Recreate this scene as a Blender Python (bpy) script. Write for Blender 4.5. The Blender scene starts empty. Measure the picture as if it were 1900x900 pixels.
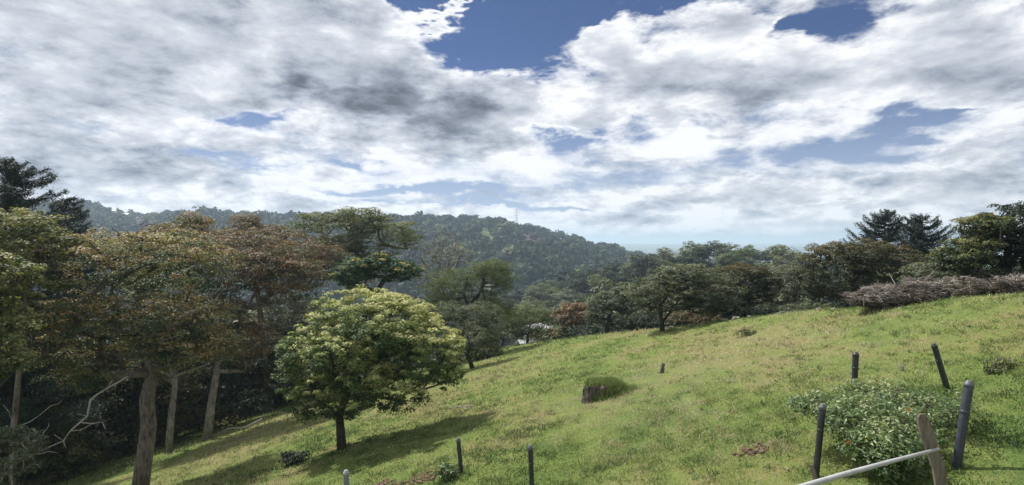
import bpy, math, random
import numpy as np
from mathutils import Vector, Matrix
R = math.radians
F = 1132.0                      # focal length in photograph pixels (1900 wide)
SC = bpy.context.scene
COL = SC.collection

# ------------------------------------------------------------------ camera
cam_d = bpy.data.cameras.new("camera")
cam = bpy.data.objects.new("camera", cam_d); COL.objects.link(cam)
cam_d.sensor_width = 36.0
cam_d.lens = 36.0 * F / 1900.0
cam.location = (0, 0, 0)
cam.rotation_euler = (R(90), 0, 0)
cam_d.clip_start = 0.1
cam_d.clip_end = 60000
SC.camera = cam
SC.view_settings.view_transform = 'Standard'
SC.view_settings.look = 'None'
SC.view_settings.exposure = 0.35
SC.view_settings.gamma = 1.0
SC.view_settings.use_curve_mapping = False
SC.cycles.max_bounces = 6
SC.cycles.diffuse_bounces = 3
SC.cycles.transparent_max_bounces = 8
SC.cycles.volume_bounces = 1
SC.cycles.use_denoising = True

# ------------------------------------------------------------------ sun
SUN_DIR = Vector((-0.50, 0.52, 1.0)).normalized()      # towards the sun
sun_d = bpy.data.lights.new("sun", 'SUN')
sun_d.energy = 4.9
sun_d.angle = R(0.6)
sun_d.color = (1.0, 0.965, 0.90)
sun = bpy.data.objects.new("sun", sun_d); COL.objects.link(sun)
sun.rotation_euler = SUN_DIR.to_track_quat('Z', 'Y').to_euler()
sun.location = (-50, 52, 100)

# ------------------------------------------------------------------ sky
class NT:
    """small wrapper to write node graphs as expressions"""
    def __init__(s, tree): s.t = tree; s.N = tree.nodes; s.L = tree.links
    def n(s, typ, **kw):
        nd = s.N.new(typ)
        for k, v in kw.items(): setattr(nd, k, v)
        return nd
    def put(s, sock, v):
        if hasattr(v, 'is_linked') or isinstance(v, bpy.types.NodeSocket): s.L.new(v, sock)
        elif v is not None: sock.default_value = v
    def m(s, op, a, b=None, c=None, clamp=False):
        nd = s.n('ShaderNodeMath', operation=op, use_clamp=clamp)
        s.put(nd.inputs[0], a)
        if b is not None: s.put(nd.inputs[1], b)
        if c is not None: s.put(nd.inputs[2], c)
        return nd.outputs[0]
    def xyz(s, x, y, z):
        nd = s.n('ShaderNodeCombineXYZ')
        s.put(nd.inputs[0], x); s.put(nd.inputs[1], y); s.put(nd.inputs[2], z)
        return nd.outputs[0]
    def vm(s, op, a, b):
        nd = s.n('ShaderNodeVectorMath', operation=op)
        s.put(nd.inputs[0], a); s.put(nd.inputs[1], b)
        return nd.outputs[0]
    def noise(s, vec, scale, detail=6, rough=0.55, lac=2.0, dist=0.0, typ='FBM'):
        nd = s.n('ShaderNodeTexNoise')
        s.put(nd.inputs['Vector'], vec)
        nd.inputs['Scale'].default_value = scale
        nd.inputs['Detail'].default_value = detail
        nd.inputs['Roughness'].default_value = rough
        nd.inputs['Lacunarity'].default_value = lac
        nd.inputs['Distortion'].default_value = dist
        return nd.outputs['Fac'] if 'Fac' in nd.outputs else nd.outputs[0]
    def ss(s, v, a, b, lo=0.0, hi=1.0, smooth=True):
        nd = s.n('ShaderNodeMapRange', interpolation_type='SMOOTHSTEP' if smooth else 'LINEAR')
        s.put(nd.inputs[0], v)
        for i, q in enumerate((a, b, lo, hi)): nd.inputs[1 + i].default_value = q
        return nd.outputs[0]
    def mix(s, f, a, b, blend='MIX'):
        nd = s.n('ShaderNodeMix', data_type='RGBA', blend_type=blend)
        s.put(nd.inputs[0], f); s.put(nd.inputs[6], a); s.put(nd.inputs[7], b)
        return nd.outputs[2]
    def blob(s, vec, u, v, ru, rv, w, rot=0.0, acc=None):
        """soft patch of cloud (or gap) centred on a direction"""
        mp = s.n('ShaderNodeMapping', vector_type='TEXTURE')
        s.L.new(vec, mp.inputs[0])
        mp.inputs['Location'].default_value = ((u - 950) / F, (450 - v) / F, 0)
        mp.inputs['Rotation'].default_value = (0, 0, R(rot))
        mp.inputs['Scale'].default_value = (ru / F * 1.35, rv / F * 1.35, 1)
        g = s.n('ShaderNodeTexGradient', gradient_type='QUADRATIC_SPHERE')
        s.L.new(mp.outputs[0], g.inputs[0])
        return s.m('MULTIPLY_ADD', g.outputs['Fac'], w * 1.6, acc if acc is not None else 0.0)

world = bpy.data.worlds.new("World"); SC.world = world
world.use_nodes = True
W = NT(world.node_tree); W.N.clear()
tc = W.n('ShaderNodeTexCoord')
sky = W.n('ShaderNodeTexSky', sky_type='NISHITA')
sky.sun_disc = False
sky.sun_elevation = math.asin(SUN_DIR.z)
sky.sun_rotation = math.atan2(SUN_DIR.x, SUN_DIR.y)
sky.altitude = 2200; sky.air_density = 1.0; sky.dust_density = 0.3; sky.ozone_density = 2.5
D = tc.outputs['Generated']
sp = W.n('ShaderNodeSeparateXYZ'); W.L.new(D, sp.inputs[0])
dx, dy, dz = sp.outputs
dyc = W.m('MAXIMUM', dy, 0.12)
A = W.m('DIVIDE', dx, dyc); E = W.m('DIVIDE', dz, dyc)
front = W.ss(dy, 0.0, 0.3)
AE0 = W.xyz(A, E, 0.0)
# cloud layer seen in perspective
zz = W.m('ADD', W.m('MAXIMUM', dz, 0.0), 0.42)
P = W.xyz(W.m('DIVIDE', W.m('MULTIPLY', dx, 1.15), zz), W.m('DIVIDE', W.m('MULTIPLY', dy, 1.0), zz), W.m('MULTIPLY', dz, 3.2))
# warp the placement coordinates so patch outlines are ragged
w1 = W.n('ShaderNodeTexNoise'); W.L.new(P, w1.inputs[0])
w1.inputs['Scale'].default_value = 3.4; w1.inputs['Detail'].default_value = 5; w1.inputs['Roughness'].default_value = 0.6
wv = W.vm('SUBTRACT', w1.outputs['Color'], (0.5, 0.5, 0.5))
wsc = W.xyz(0.33, W.ss(dz, 0.0, 0.35, 0.03, 0.28, False), 0.0)
AE = W.vm('ADD', AE0, W.vm('MULTIPLY', wv, wsc))

# (u, v, radius u, radius v, weight, rotation) in the photograph's own frame of directions
GAPS = [
 (800, -10, 120, 90, -1.3, 0), (960, 40, 170, 130, -1.6, 0), (970, 120, 90, 46, -0.9, 0), (740, 20, 60, 50, -0.5, 0), (1075, 10, 120, 60, -1.1, 0),
 (860, 110, 60, 60, -0.5, 0), (1250, -12, 170, 34, -0.9, 0),
 (1495, 35, 95, 60, -1.5, 0), (1590, 0, 100, 34, -0.9, 0),
 (440, 228, 90, 24, -0.75, -8), (520, 222, 60, 18, -0.45, 0),
 (1060, 262, 110, 36, -0.85, 0), (960, 240, 60, 20, -0.3, 0), (1150, 215, 60, 30, -0.4, 0),
 (1540, 266, 190, 34, -0.62, 8), (1700, 240, 120, 32, -0.75, 8), (1640, 290, 110, 20, -0.5, 0), (1470, 300, 140, 34, -0.38, 0), (1780, 205, 130, 18, -0.5, 8),
 (370, 292, 90, 10, -0.5, -4), (450, 306, 100, 10, -0.45, -4), (680, 302, 100, 14, -0.6, -6), (620, 348, 160, 9, -0.5, -3),
 (800, 352, 240, 11, -0.85, -3), (900, 374, 150, 7, -0.6, -3), (1070, 389, 170, 9, -0.85, -4), (720, 372, 100, 6, -0.4, -3),
 (1350, 440, 380, 12, -0.5, 0), (1180, 330, 200, 30, -0.3, 0),
]
CLOUD = [
 (40, 0, 260, 120, 0.7, 0), (560, 20, 200, 80, 0.4, 0),
 (300, 100, 420, 230, 0.55, 0), (760, 190, 280, 100, 0.9, -12), (680, 60, 110, 70, 0.6, 0), (1140, 60, 75, 70, 0.8, 0),
 (1230, 110, 170, 90, 0.7, 0), (1000, 195, 170, 60, 0.6, 0), (1500, 140, 330, 75, 0.7, 0), (1790, 90, 170, 130, 0.8, 0), (1345, 60, 80, 50, 0.5, 0),
 (1250, 235, 150, 55, 0.5, 0), (1780, 340, 200, 60, 0.5, 10), (835, 34, 100, 26, 0.95, 25), (890, 12, 60, 20, 0.7, 25), (885, 105, 50, 20, 0.4, 0), (1400, 20, 70, 36, 0.5, 0), (1430, 25, 30, 36, 0.6, 0),
 (600, 385, 900, 20, 0.25, 0), (1400, 370, 500, 40, 0.35, 0), (1400, 410, 600, 18, 0.5, 0), (200, 330, 330, 60, 0.3, 0),
]
SHADE = [   # darker undersides and thicker cloud
 (560, 165, 120, 70, -0.72, -30), (700, 185, 290, 90, -0.72, -8), (830, 210, 250, 50, -0.45, -5), (640, 105, 190, 70, -0.42, -20), (770, 110, 60, 45, -0.45, 0), (890, 245, 120, 24, -0.4, 0),
 (230, 190, 170, 50, -0.45, -12), (90, 180, 420, 230, -0.52, 0), (60, 60, 160, 90, -0.2, 0), (150, 300, 330, 70, -0.6, 0), (330, 330, 190, 34, -0.3, 0), (20, 260, 160, 90, -0.3, 0),
 (1330, 150, 230, 26, -0.4, 0), (1450, 170, 200, 30, -0.3, 0), (1860, 130, 150, 80, -0.5, 0), (1300, 250, 120, 22, -0.3, 0), (1740, 215, 150, 20, -0.2, 8),
 (1400, 375, 300, 12, -0.3, 0), (1700, 330, 260, 22, -0.25, 0), (1500, 330, 240, 20, -0.25, 0), (1150, 340, 200, 20, -0.12, 0), (560, 355, 70, 14, -0.25, 0), (1800, 380, 220, 26, -0.25, 0),
 (1100, 300, 200, 30, -0.1, 0),
 (640, 20, 90, 80, 0.5, 0), (620, 150, 80, 20, 0.35, 0), (480, 120, 50, 80, 0.35, 35), (1170, 50, 80, 60, 0.4, 0), (1270, 70, 110, 40, 0.35, 0), (1000, 170, 110, 35, 0.45, 0),
 (1180, 250, 100, 40, 0.25, 0), (430, 340, 280, 22, 0.25, 0), (800, 130, 60, 24, 0.2, 0), (350, 40, 180, 50, 0.15, 0), (950, 310, 360, 40, 0.3, 0), (1650, 90, 160, 50, 0.3, 0),
]
cov = None
for g in GAPS + CLOUD: cov = W.blob(AE, *g[:5], rot=g[5], acc=cov)
cov = W.m('MULTIPLY', cov, front)
n_big = W.noise(P, 2.0, 3, 0.5)
n_fine = W.noise(P, 5.2, 12, 0.60, 2.1, 0.2)
n_med = W.noise(P, 3.5, 10, 0.56, 2.1, 0.1)
n_med_s = W.noise(W.vm('ADD', P, (-0.055, -0.01, 0.16)), 3.5, 10, 0.56, 2.1, 0.1)
n_fine_s = W.noise(W.vm('ADD', P, (-0.025, -0.005, 0.07)), 5.2, 8, 0.60, 2.1, 0.2)
streak = W.noise(W.vm('MULTIPLY', P, (1.0, 2.6, 6.0)), 1.9, 10, 0.60, 2.0, 0.3)
low = W.ss(dz, 0.05, 0.20)                      # 0 near the horizon: streaky; 1 high: billowy
tex = W.m('ADD', W.m('MULTIPLY', W.m('SUBTRACT', n_fine, 0.5), W.m('MULTIPLY_ADD', low, 1.3, 1.0)),
          W.m('MULTIPLY', W.m('SUBTRACT', streak, 0.5), W.m('MULTIPLY_ADD', low, -1.0, 1.5)))
dens = W.m('ADD', W.m('ADD', cov, tex), W.m('MULTIPLY_ADD', n_big, 0.7, 0.10))
alpha = W.m('POWER', W.ss(dens, -0.14, 0.68), 0.85)
shade = None
for g in SHADE: shade = W.blob(AE, *g[:5], rot=g[5], acc=shade)
shade = W.m('MULTIPLY', shade, front)
# crisp billows where the cloud is thin, soft masses where it is thick
thick = W.ss(dens, 0.35, 1.5)
relief = W.m('ADD', W.m('MULTIPLY', W.m('SUBTRACT', n_med, n_med_s), 1.25),
             W.m('MULTIPLY', W.m('SUBTRACT', n_fine, n_fine_s), W.m('MULTIPLY_ADD', thick, -1.5, 2.3)))
rim = W.m('SUBTRACT', 1.0, W.ss(dens, 0.25, 0.75))           # thin sunlit edges
lit = W.m('ADD', W.m('MULTIPLY_ADD', shade, 0.38, 0.90), W.m('ADD', relief, W.m('MULTIPLY', rim, W.m('MULTIPLY', low, 0.12))))
lit = W.m('ADD', lit, W.m('MULTIPLY', W.m('SUBTRACT', streak, 0.5), W.m('MULTIPLY_ADD', low, -0.50, 0.60)))
lit = W.m('ADD', lit, W.m('MULTIPLY', W.m('SUBTRACT', n_big, 0.5), 0.35))
lit = W.m('SUBTRACT', lit, W.m('MULTIPLY', thick, 0.30))
ramp = W.n('ShaderNodeValToRGB'); W.L.new(lit, ramp.inputs[0])
els = ramp.color_ramp.elements
els[0].position = 0.0; els[0].color = (0.09, 0.10, 0.125, 1)
els[1].position = 1.0; els[1].color = (0.80, 0.81, 0.83, 1)
for p_, c_ in ((0.25, (0.20, 0.225, 0.28, 1)), (0.50, (0.385, 0.415, 0.475, 1)), (0.74, (0.55, 0.575, 0.625, 1))):
    e = els.new(p_); e.color = c_
SKY_K = 0.06
skyc = W.mix(1.0, sky.outputs[0], (SKY_K * 0.50, SKY_K * 0.60, SKY_K * 0.82, 1), 'MULTIPLY')
# thin veil over the blue near the horizon
veil = W.ss(dz, 0.0, 0.30, 0.55, 0.0)
skyv = W.mix(veil, skyc, (0.46, 0.54, 0.68, 1))
cloudc = ramp.outputs[0]
final = W.mix(alpha, skyv, cloudc)
below = W.ss(dz, -0.012, -0.002)
final = W.mix(below, (0.20, 0.24, 0.26, 1), final)
bg = W.n('ShaderNodeBackground'); W.L.new(final, bg.inputs[0]); bg.inputs[1].default_value = 1.0
wo = W.n('ShaderNodeOutputWorld'); W.L.new(bg.outputs[0], wo.inputs[0])
world.cycles.sampling_method = 'MANUAL'; world.cycles.sample_map_resolution = 512

# ------------------------------------------------------------------ helpers
rng = np.random.default_rng(7)
def at(u, v, d):
    """world point seen at photograph pixel (u, v), d metres ahead"""
    return Vector(((u - 950) / F * d, d, (450 - v) / F * d))
def tag(o, label=None, cat=None, group=None, kind=None):
    if label: o['label'] = label
    if cat: o['category'] = cat
    if group: o['group'] = group
    if kind: o['kind'] = kind
    return o
def empty(name, loc, rz=0.0):
    o = bpy.data.objects.new(name, None); COL.objects.link(o)
    o.location = loc; o.rotation_euler = (0, 0, rz); o.empty_display_size = 0.3
    return o
def mesh_np(name, V, faces_flat, sizes, mats, parent=None, mat_idx=None, t=None, smooth=False, tname='t'):
    """mesh object from numpy arrays; t = one value per face read by the material"""
    V = np.asarray(V, dtype=np.float32); ff = np.asarray(faces_flat, dtype=np.int32); sz = np.asarray(sizes, dtype=np.int32)
    me = bpy.data.meshes.new(name)
    me.vertices.add(len(V)); me.vertices.foreach_set('co', V.ravel())
    me.loops.add(len(ff)); me.loops.foreach_set('vertex_index', ff)
    me.polygons.add(len(sz))
    st = np.zeros(len(sz), dtype=np.int32); st[1:] = np.cumsum(sz)[:-1]
    me.polygons.foreach_set('loop_start', st)
    if mat_idx is not None: me.polygons.foreach_set('material_index', np.asarray(mat_idx, dtype=np.int32))
    me.polygons.foreach_set('use_smooth', np.full(len(sz), smooth, dtype=bool))
    me.update(calc_edges=True)
    if t is not None:
        a = me.attributes.new(tname, 'FLOAT', 'FACE'); a.data.foreach_set('value', np.asarray(t, dtype=np.float32))
    for m_ in (mats if isinstance(mats, (list, tuple)) else [mats]): me.materials.append(m_)
    o = bpy.data.objects.new(name, me); COL.objects.link(o)
    if parent: o.parent = parent
    return o

# ------------------------------------------------------------------ the lie of the land
def vnoise(x, y, seed=0):
    """smooth value noise, numpy"""
    xi = np.floor(x).astype(np.int64); yi = np.floor(y).astype(np.int64)
    xf = x - xi; yf = y - yi
    xf = xf * xf * (3 - 2 * xf); yf = yf * yf * (3 - 2 * yf)
    def h(a, b):
        n = (a * 374761393 + b * 668265263 + seed * 1442695041) & 0xffffffff
        n = ((n ^ (n >> 13)) * 1274126177) & 0xffffffff
        return ((n ^ (n >> 16)) & 0xffff) / 65535.0
    return (h(xi, yi) * (1 - xf) + h(xi + 1, yi) * xf) * (1 - yf) + (h(xi, yi + 1) * (1 - xf) + h(xi + 1, yi + 1) * xf) * yf
def fbm(x, y, o=4, seed=0):
    s = 0; a = 0.5
    for i in range(o):
        s = s + a * (vnoise(x * 2 ** i, y * 2 ** i, seed + i) - 0.5); a *= 0.5
    return s
RU = np.array([-1500, -400, 0, 90, 160, 210, 270, 330, 500, 650, 750, 880, 935, 990, 1050, 1100, 1170, 1230, 1300, 1500, 2400, 4000.])
RV = np.array([380, 374, 384, 389, 388, 402, 412, 406, 411, 411, 412, 416, 424, 436, 446, 462, 480, 492, 500, 505, 510, 510.])
SU = np.array([-2000, 600, 850, 950, 1000, 1080, 1180, 1260, 1330, 1450, 1520, 1700, 4000.])   # the nearer wooded spur on the right
SV = np.array([900, 800, 650, 604, 584, 558, 530, 514, 508, 512, 520, 520, 520.])
def sstep(a, b, x):
    t = np.clip((x - a) / (b - a), 0, 1); return t * t * (3 - 2 * t)
def edge_s(x, y): return 0.953 * x + 0.303 * y - 19.6 + 0.9 * fbm(x * .25, y * .25, 2, 5)
def meadow_z(x, y):
    yy = np.maximum(y, -10)
    m = -4.5 + 0.255 * np.clip(x, -45, 40) - 0.045 * yy - 0.0008 * yy * np.abs(yy)
    m = m + 0.35 * fbm(x * .12, y * .12, 3, 11) * sstep(8, 16, np.hypot(x, y))
    m = m + 0.50 * sstep(8.5, 14, x) * sstep(11, 18, yy)
    s = edge_s(x, y)
    return m - 0.42 * (np.sqrt(s * s + 2.0) + s) / 2
def H(x, y):
    x = np.asarray(x, float); y = np.asarray(y, float)
    r = np.hypot(x, y)
    ang = np.arctan2(x, np.maximum(y, 1e-3)); ang = np.clip(ang, -1.25, 1.25)
    u = 950 + F * np.tan(ang)
    a = meadow_z(x, y)
    a = a - 0.16 * np.maximum(np.hypot(x * .6, np.maximum(y, 0)) - 62, 0)
    d = np.maximum(y, 0.0)
    yy = np.maximum(y, 60.0)
    # far hill with its ridge 750 m ahead
    zr = (450 - np.interp(u, RU, RV)) / F * 750
    up = sstep(250, 760, yy) * 0.55 + np.clip((yy - 250) / 510, 0, 1) * 0.45
    floor = -52
    hill = floor + (zr - floor) * np.where(yy < 750, up, 1 - 0.6 * sstep(760, 1500, yy))
    hill = hill + 16 * fbm(x * .006 + 3, y * .006, 4, 21) * sstep(260, 420, yy) * (1 - 0.75 * np.exp(-((yy - 750) / 120) ** 2))
    # spur
    zs = (450 - np.interp(u, SU, SV)) / F * 210
    sp = floor + (zs - floor) * np.exp(-((yy - 215) / np.where(yy < 215, 95, 130)) ** 2)
    sp = sp + 3 * fbm(x * .03, y * .03, 3, 31)
    # far country
    far = -62 + 62 * fbm(x * .0006 + 7, y * .0011 + 2, 4, 41) + 26 * sstep(2500, 6500, yy) + 9 * sstep(4000, 9000, yy)
    far = far + 16 * np.exp(-((yy - 4300) / 700) ** 2) * sstep(1050, 1350, u) + 12 * np.exp(-((yy - 2400) / 500) ** 2) * sstep(1250, 1400, u)
    b = np.maximum(hill, sp)
    k = sstep(1000, 1700, yy)
    b = b * (1 - k) + far * k
    # behind and beside the camera the hill it stands on simply carries on
    b = np.where(y < 60, -52 + 0 * b, b)
    w = 5.0
    c = np.maximum(a, b) + w * np.log1p(np.exp(-np.abs(a - b) / w)) * sstep(40, 130, r)
    return np.where(y < -10, a, c)
def Hs(x, y): return float(H(np.array([x]), np.array([y]))[0])

# ------------------------------------------------------------------ materials
def new_mat(name):
    m = bpy.data.materials.new(name); m.use_nodes = True
    g = NT(m.node_tree); g.N.clear()
    return m, g
def out(g, sh, disp=None):
    o = g.n('ShaderNodeOutputMaterial'); g.L.new(sh, o.inputs[0])
def ramp_node(g, fac, stops, interp='LINEAR'):
    r = g.n('ShaderNodeValToRGB'); g.put(r.inputs[0], fac); r.color_ramp.interpolation = interp
    el = r.color_ramp.elements
    el[0].position = stops[0][0]; el[0].color = (*stops[0][1], 1)
    el[1].position = stops[-1][0]; el[1].color = (*stops[-1][1], 1)
    for p_, c_ in stops[1:-1]:
        e_ = el.new(p_); e_.color = (*c_, 1)
    return r.outputs[0]
def pbsdf(g, color, rough=0.7, spec=0.3, normal=None, metal=0.0):
    b = g.n('ShaderNodeBsdfPrincipled'); g.put(b.inputs['Base Color'], color)
    g.put(b.inputs['Roughness'], rough); g.put(b.inputs['Specular IOR Level'], spec); g.put(b.inputs['Metallic'], metal)
    if normal is not None: g.L.new(normal, b.inputs['Normal'])
    return b.outputs[0]
def bump(g, h, strength=0.5, dist=0.02):
    b = g.n('ShaderNodeBump'); b.inputs['Strength'].default_value = strength; b.inputs['Distance'].default_value = dist
    g.L.new(h, b.inputs['Height']); return b.outputs[0]
def leaf_mat(name, stops, rough=0.55, spec=0.32, trans=0.3):
    m, g = new_mat(name)
    a = g.n('ShaderNodeAttribute', attribute_name='t')
    c = ramp_node(g, a.outputs['Fac'], stops)
    p = pbsdf(g, c, rough, spec)
    tr = g.n('ShaderNodeBsdfTranslucent')
    g.L.new(g.mix(1.0, c, (1.15, 1.25, 0.55, 1), 'MULTIPLY'), tr.inputs[0])
    mx = g.n('ShaderNodeMixShader'); mx.inputs[0].default_value = trans
    g.L.new(p, mx.inputs[1]); g.L.new(tr.outputs[0], mx.inputs[2]); out(g, mx.outputs[0])
    return m
def bark_mat(name, c0, c1, scale=6, rough=0.9):
    m, g = new_mat(name)
    tcn = g.n('ShaderNodeTexCoord').outputs['Object']
    v = g.vm('MULTIPLY', tcn, (1, 1, 0.14))
    n1 = g.noise(v, scale * 3, 8, 0.7); n2 = g.noise(tcn, scale * .5, 4, 0.6)
    f = g.m('ADD', g.m('MULTIPLY', n1, 0.75), g.m('MULTIPLY', n2, 0.35))
    c = ramp_node(g, f, [(0.42, c0), (0.52, tuple((a + b) / 2 for a, b in zip(c0, c1))), (0.64, c1)])
    out(g, pbsdf(g, c, rough, 0.2, bump(g, n1, 0.9, 0.03)))
    return m

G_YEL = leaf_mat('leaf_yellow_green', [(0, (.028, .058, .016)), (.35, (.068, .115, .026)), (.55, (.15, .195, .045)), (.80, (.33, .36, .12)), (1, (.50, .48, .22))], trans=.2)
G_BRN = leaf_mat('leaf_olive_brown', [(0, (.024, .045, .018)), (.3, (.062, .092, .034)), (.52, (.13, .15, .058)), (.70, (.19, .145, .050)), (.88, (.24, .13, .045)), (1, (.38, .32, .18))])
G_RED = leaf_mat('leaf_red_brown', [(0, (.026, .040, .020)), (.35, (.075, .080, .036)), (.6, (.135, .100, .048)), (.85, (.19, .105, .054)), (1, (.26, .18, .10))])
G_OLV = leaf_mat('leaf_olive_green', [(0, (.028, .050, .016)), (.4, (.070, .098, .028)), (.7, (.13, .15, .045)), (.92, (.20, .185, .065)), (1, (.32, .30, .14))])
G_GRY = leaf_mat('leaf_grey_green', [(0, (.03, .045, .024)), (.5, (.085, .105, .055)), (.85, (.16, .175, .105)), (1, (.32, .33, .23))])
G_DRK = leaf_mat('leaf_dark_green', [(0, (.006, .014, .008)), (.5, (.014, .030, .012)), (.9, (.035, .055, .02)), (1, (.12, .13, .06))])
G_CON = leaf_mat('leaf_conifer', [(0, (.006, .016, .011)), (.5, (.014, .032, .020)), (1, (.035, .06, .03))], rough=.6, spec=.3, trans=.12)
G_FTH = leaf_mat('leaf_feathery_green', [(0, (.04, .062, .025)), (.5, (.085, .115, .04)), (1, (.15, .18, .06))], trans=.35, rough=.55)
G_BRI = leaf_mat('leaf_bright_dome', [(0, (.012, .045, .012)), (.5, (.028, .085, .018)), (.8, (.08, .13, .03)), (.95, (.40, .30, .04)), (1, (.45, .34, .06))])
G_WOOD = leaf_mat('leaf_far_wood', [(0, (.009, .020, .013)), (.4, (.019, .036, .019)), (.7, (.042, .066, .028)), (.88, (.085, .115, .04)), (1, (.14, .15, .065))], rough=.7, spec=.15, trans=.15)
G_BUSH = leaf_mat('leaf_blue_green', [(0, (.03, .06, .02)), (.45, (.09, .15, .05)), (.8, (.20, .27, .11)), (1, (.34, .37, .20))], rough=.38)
G_DRY = leaf_mat('dry_stalks', [(0, (.05, .038, .034)), (.4, (.17, .14, .125)), (.75, (.36, .32, .295)), (1, (.55, .51, .47))], rough=.8, spec=.1, trans=.1)
B_BRN = bark_mat('bark_brown', (.038, .030, .024), (.20, .17, .14))
B_PAL = bark_mat('bark_pale', (.07, .06, .05), (.34, .31, .27))
B_DRK = bark_mat('bark_dark', (.02, .017, .014), (.07, .06, .05))
B_GRY = bark_mat('bark_dead_grey', (.18, .16, .14), (.46, .43, .40))

# ------------------------------------------------------------------ ground sheet
def ground_mat():
    m, g = new_mat('ground')
    tcn = g.n('ShaderNodeTexCoord').outputs['Object']
    at_m = g.n('ShaderNodeAttribute', attribute_name='meadow').outputs['Fac']
    at_p = g.n('ShaderNodeAttribute', attribute_name='pasture').outputs['Fac']
    at_s = g.n('ShaderNodeAttribute', attribute_name='soil').outputs['Fac']
    st = g.vm('MULTIPLY', tcn, (1.0, 0.7, 1.0))
    nb = g.noise(st, 0.16, 4, 0.55, dist=.4); nm = g.noise(st, 0.9, 5, 0.62); nf = g.noise(tcn, 7, 6, 0.7)
    nf2 = g.noise(tcn, 22, 5, 0.7)
    f = g.m('ADD', g.m('ADD', g.m('ADD', g.m('MULTIPLY', nb, 0.7), g.m('MULTIPLY', nm, 0.5)), g.m('MULTIPLY', nf, 0.35)), g.m('MULTIPLY', nf2, .25))
    grass = ramp_node(g, f, [(.64, (.045, .075, .022)), (.78, (.095, .145, .036)), (.90, (.155, .195, .052)), (.98, (.20, .19, .075)), (1.0, (.20, .18, .08))])
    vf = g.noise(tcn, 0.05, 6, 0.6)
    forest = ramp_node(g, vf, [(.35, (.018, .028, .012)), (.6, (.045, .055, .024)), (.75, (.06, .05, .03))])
    fp = g.noise(tcn, 0.02, 5, 0.6)
    past = ramp_node(g, fp, [(.35, (.07, .10, .035)), (.55, (.13, .16, .055)), (.7, (.18, .18, .08))])
    so = g.noise(tcn, 0.03, 6, 0.65)
    soil = ramp_node(g, so, [(.35, (.045, .055, .028)), (.5, (.10, .065, .045)), (.7, (.17, .095, .06))])
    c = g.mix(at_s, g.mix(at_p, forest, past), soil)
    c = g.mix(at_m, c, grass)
    out(g, pbsdf(g, c, .95, .1, bump(g, g.m('ADD', nf, g.m('MULTIPLY', nm, 1.4)), .9, .10)))
    return m
def build_ground():
    na, nr = 900, 430
    # finer spacing of directions ahead of the camera
    th = np.linspace(-np.pi, np.pi, na, endpoint=False)
    th = th - 0.62 * np.sin(th)                       # packs angles around straight ahead
    r = 0.8 * (15000 / 0.8) ** (np.linspace(0, 1, nr) ** 1.0)
    T, RR = np.meshgrid(th, r)
    X = RR * np.sin(T); Y = RR * np.cos(T); Z = H(X, Y)
    n1 = 0.10 * fbm(X * .9, Y * .9, 3, 61) * sstep(70, 40, RR) if False else 0.12 * fbm(X * .9, Y * .9, 3, 61) * (1 - sstep(40, 90, RR))
    Z = Z + n1
    V = np.stack([X, Y, Z], -1).reshape(-1, 3)
    V = np.vstack([V, [[0, 0, Hs(0, 0)]]]); c = len(V) - 1
    i = np.arange(nr - 1)[:, None]; j = np.arange(na)[None, :]; j2 = (j + 1) % na
    q = np.stack([i * na + j, (i + 1) * na + j, (i + 1) * na + j2, i * na + j2], -1).reshape(-1, 4)
    q = q[:, ::-1]
    k = np.arange(na); tri = np.stack([np.full(na, c), k, (k + 1) % na], -1)[:, ::-1]
    ff = np.concatenate([q.ravel(), tri.ravel()]); sz = np.concatenate([np.full(len(q), 4), np.full(na, 3)])
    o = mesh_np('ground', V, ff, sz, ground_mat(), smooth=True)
    me = o.data
    X, Y = V[:, 0], V[:, 1]; U = 950 + F * np.tan(np.clip(np.arctan2(X, np.maximum(Y, .01)), -1.3, 1.3))
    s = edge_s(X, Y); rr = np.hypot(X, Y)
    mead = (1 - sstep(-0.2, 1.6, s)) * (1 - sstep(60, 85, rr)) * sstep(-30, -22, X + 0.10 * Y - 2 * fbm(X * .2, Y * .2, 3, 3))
    past = sstep(.02, .10, fbm(X * .012, Y * .008, 3, 77)) * sstep(300, 420, rr) * 0.85
    past = np.maximum(past, sstep(230, 300, rr) * sstep(1150, 1190, U) * (1 - sstep(600, 1000, rr)) * sstep(-.12, .0, fbm(X * .02, Y * .02, 2, 71)))
    past = np.maximum(past, sstep(1000, 1500, rr) * sstep(-.05, .08, fbm(X * .002, Y * .004, 3, 78)) * .8)
    soil = np.exp(-((U - 1010) / 48) ** 2) * np.exp(-((Y - 670) / 95) ** 2) * 2.0
    for nme, val in (('meadow', mead), ('pasture', past), ('soil', np.clip(soil, 0, 1))):
        a = me.attributes.new(nme, 'FLOAT', 'POINT'); a.data.foreach_set('value', val.astype(np.float32))
    tag(o, kind='structure')
    return o
ground = build_ground()

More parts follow.
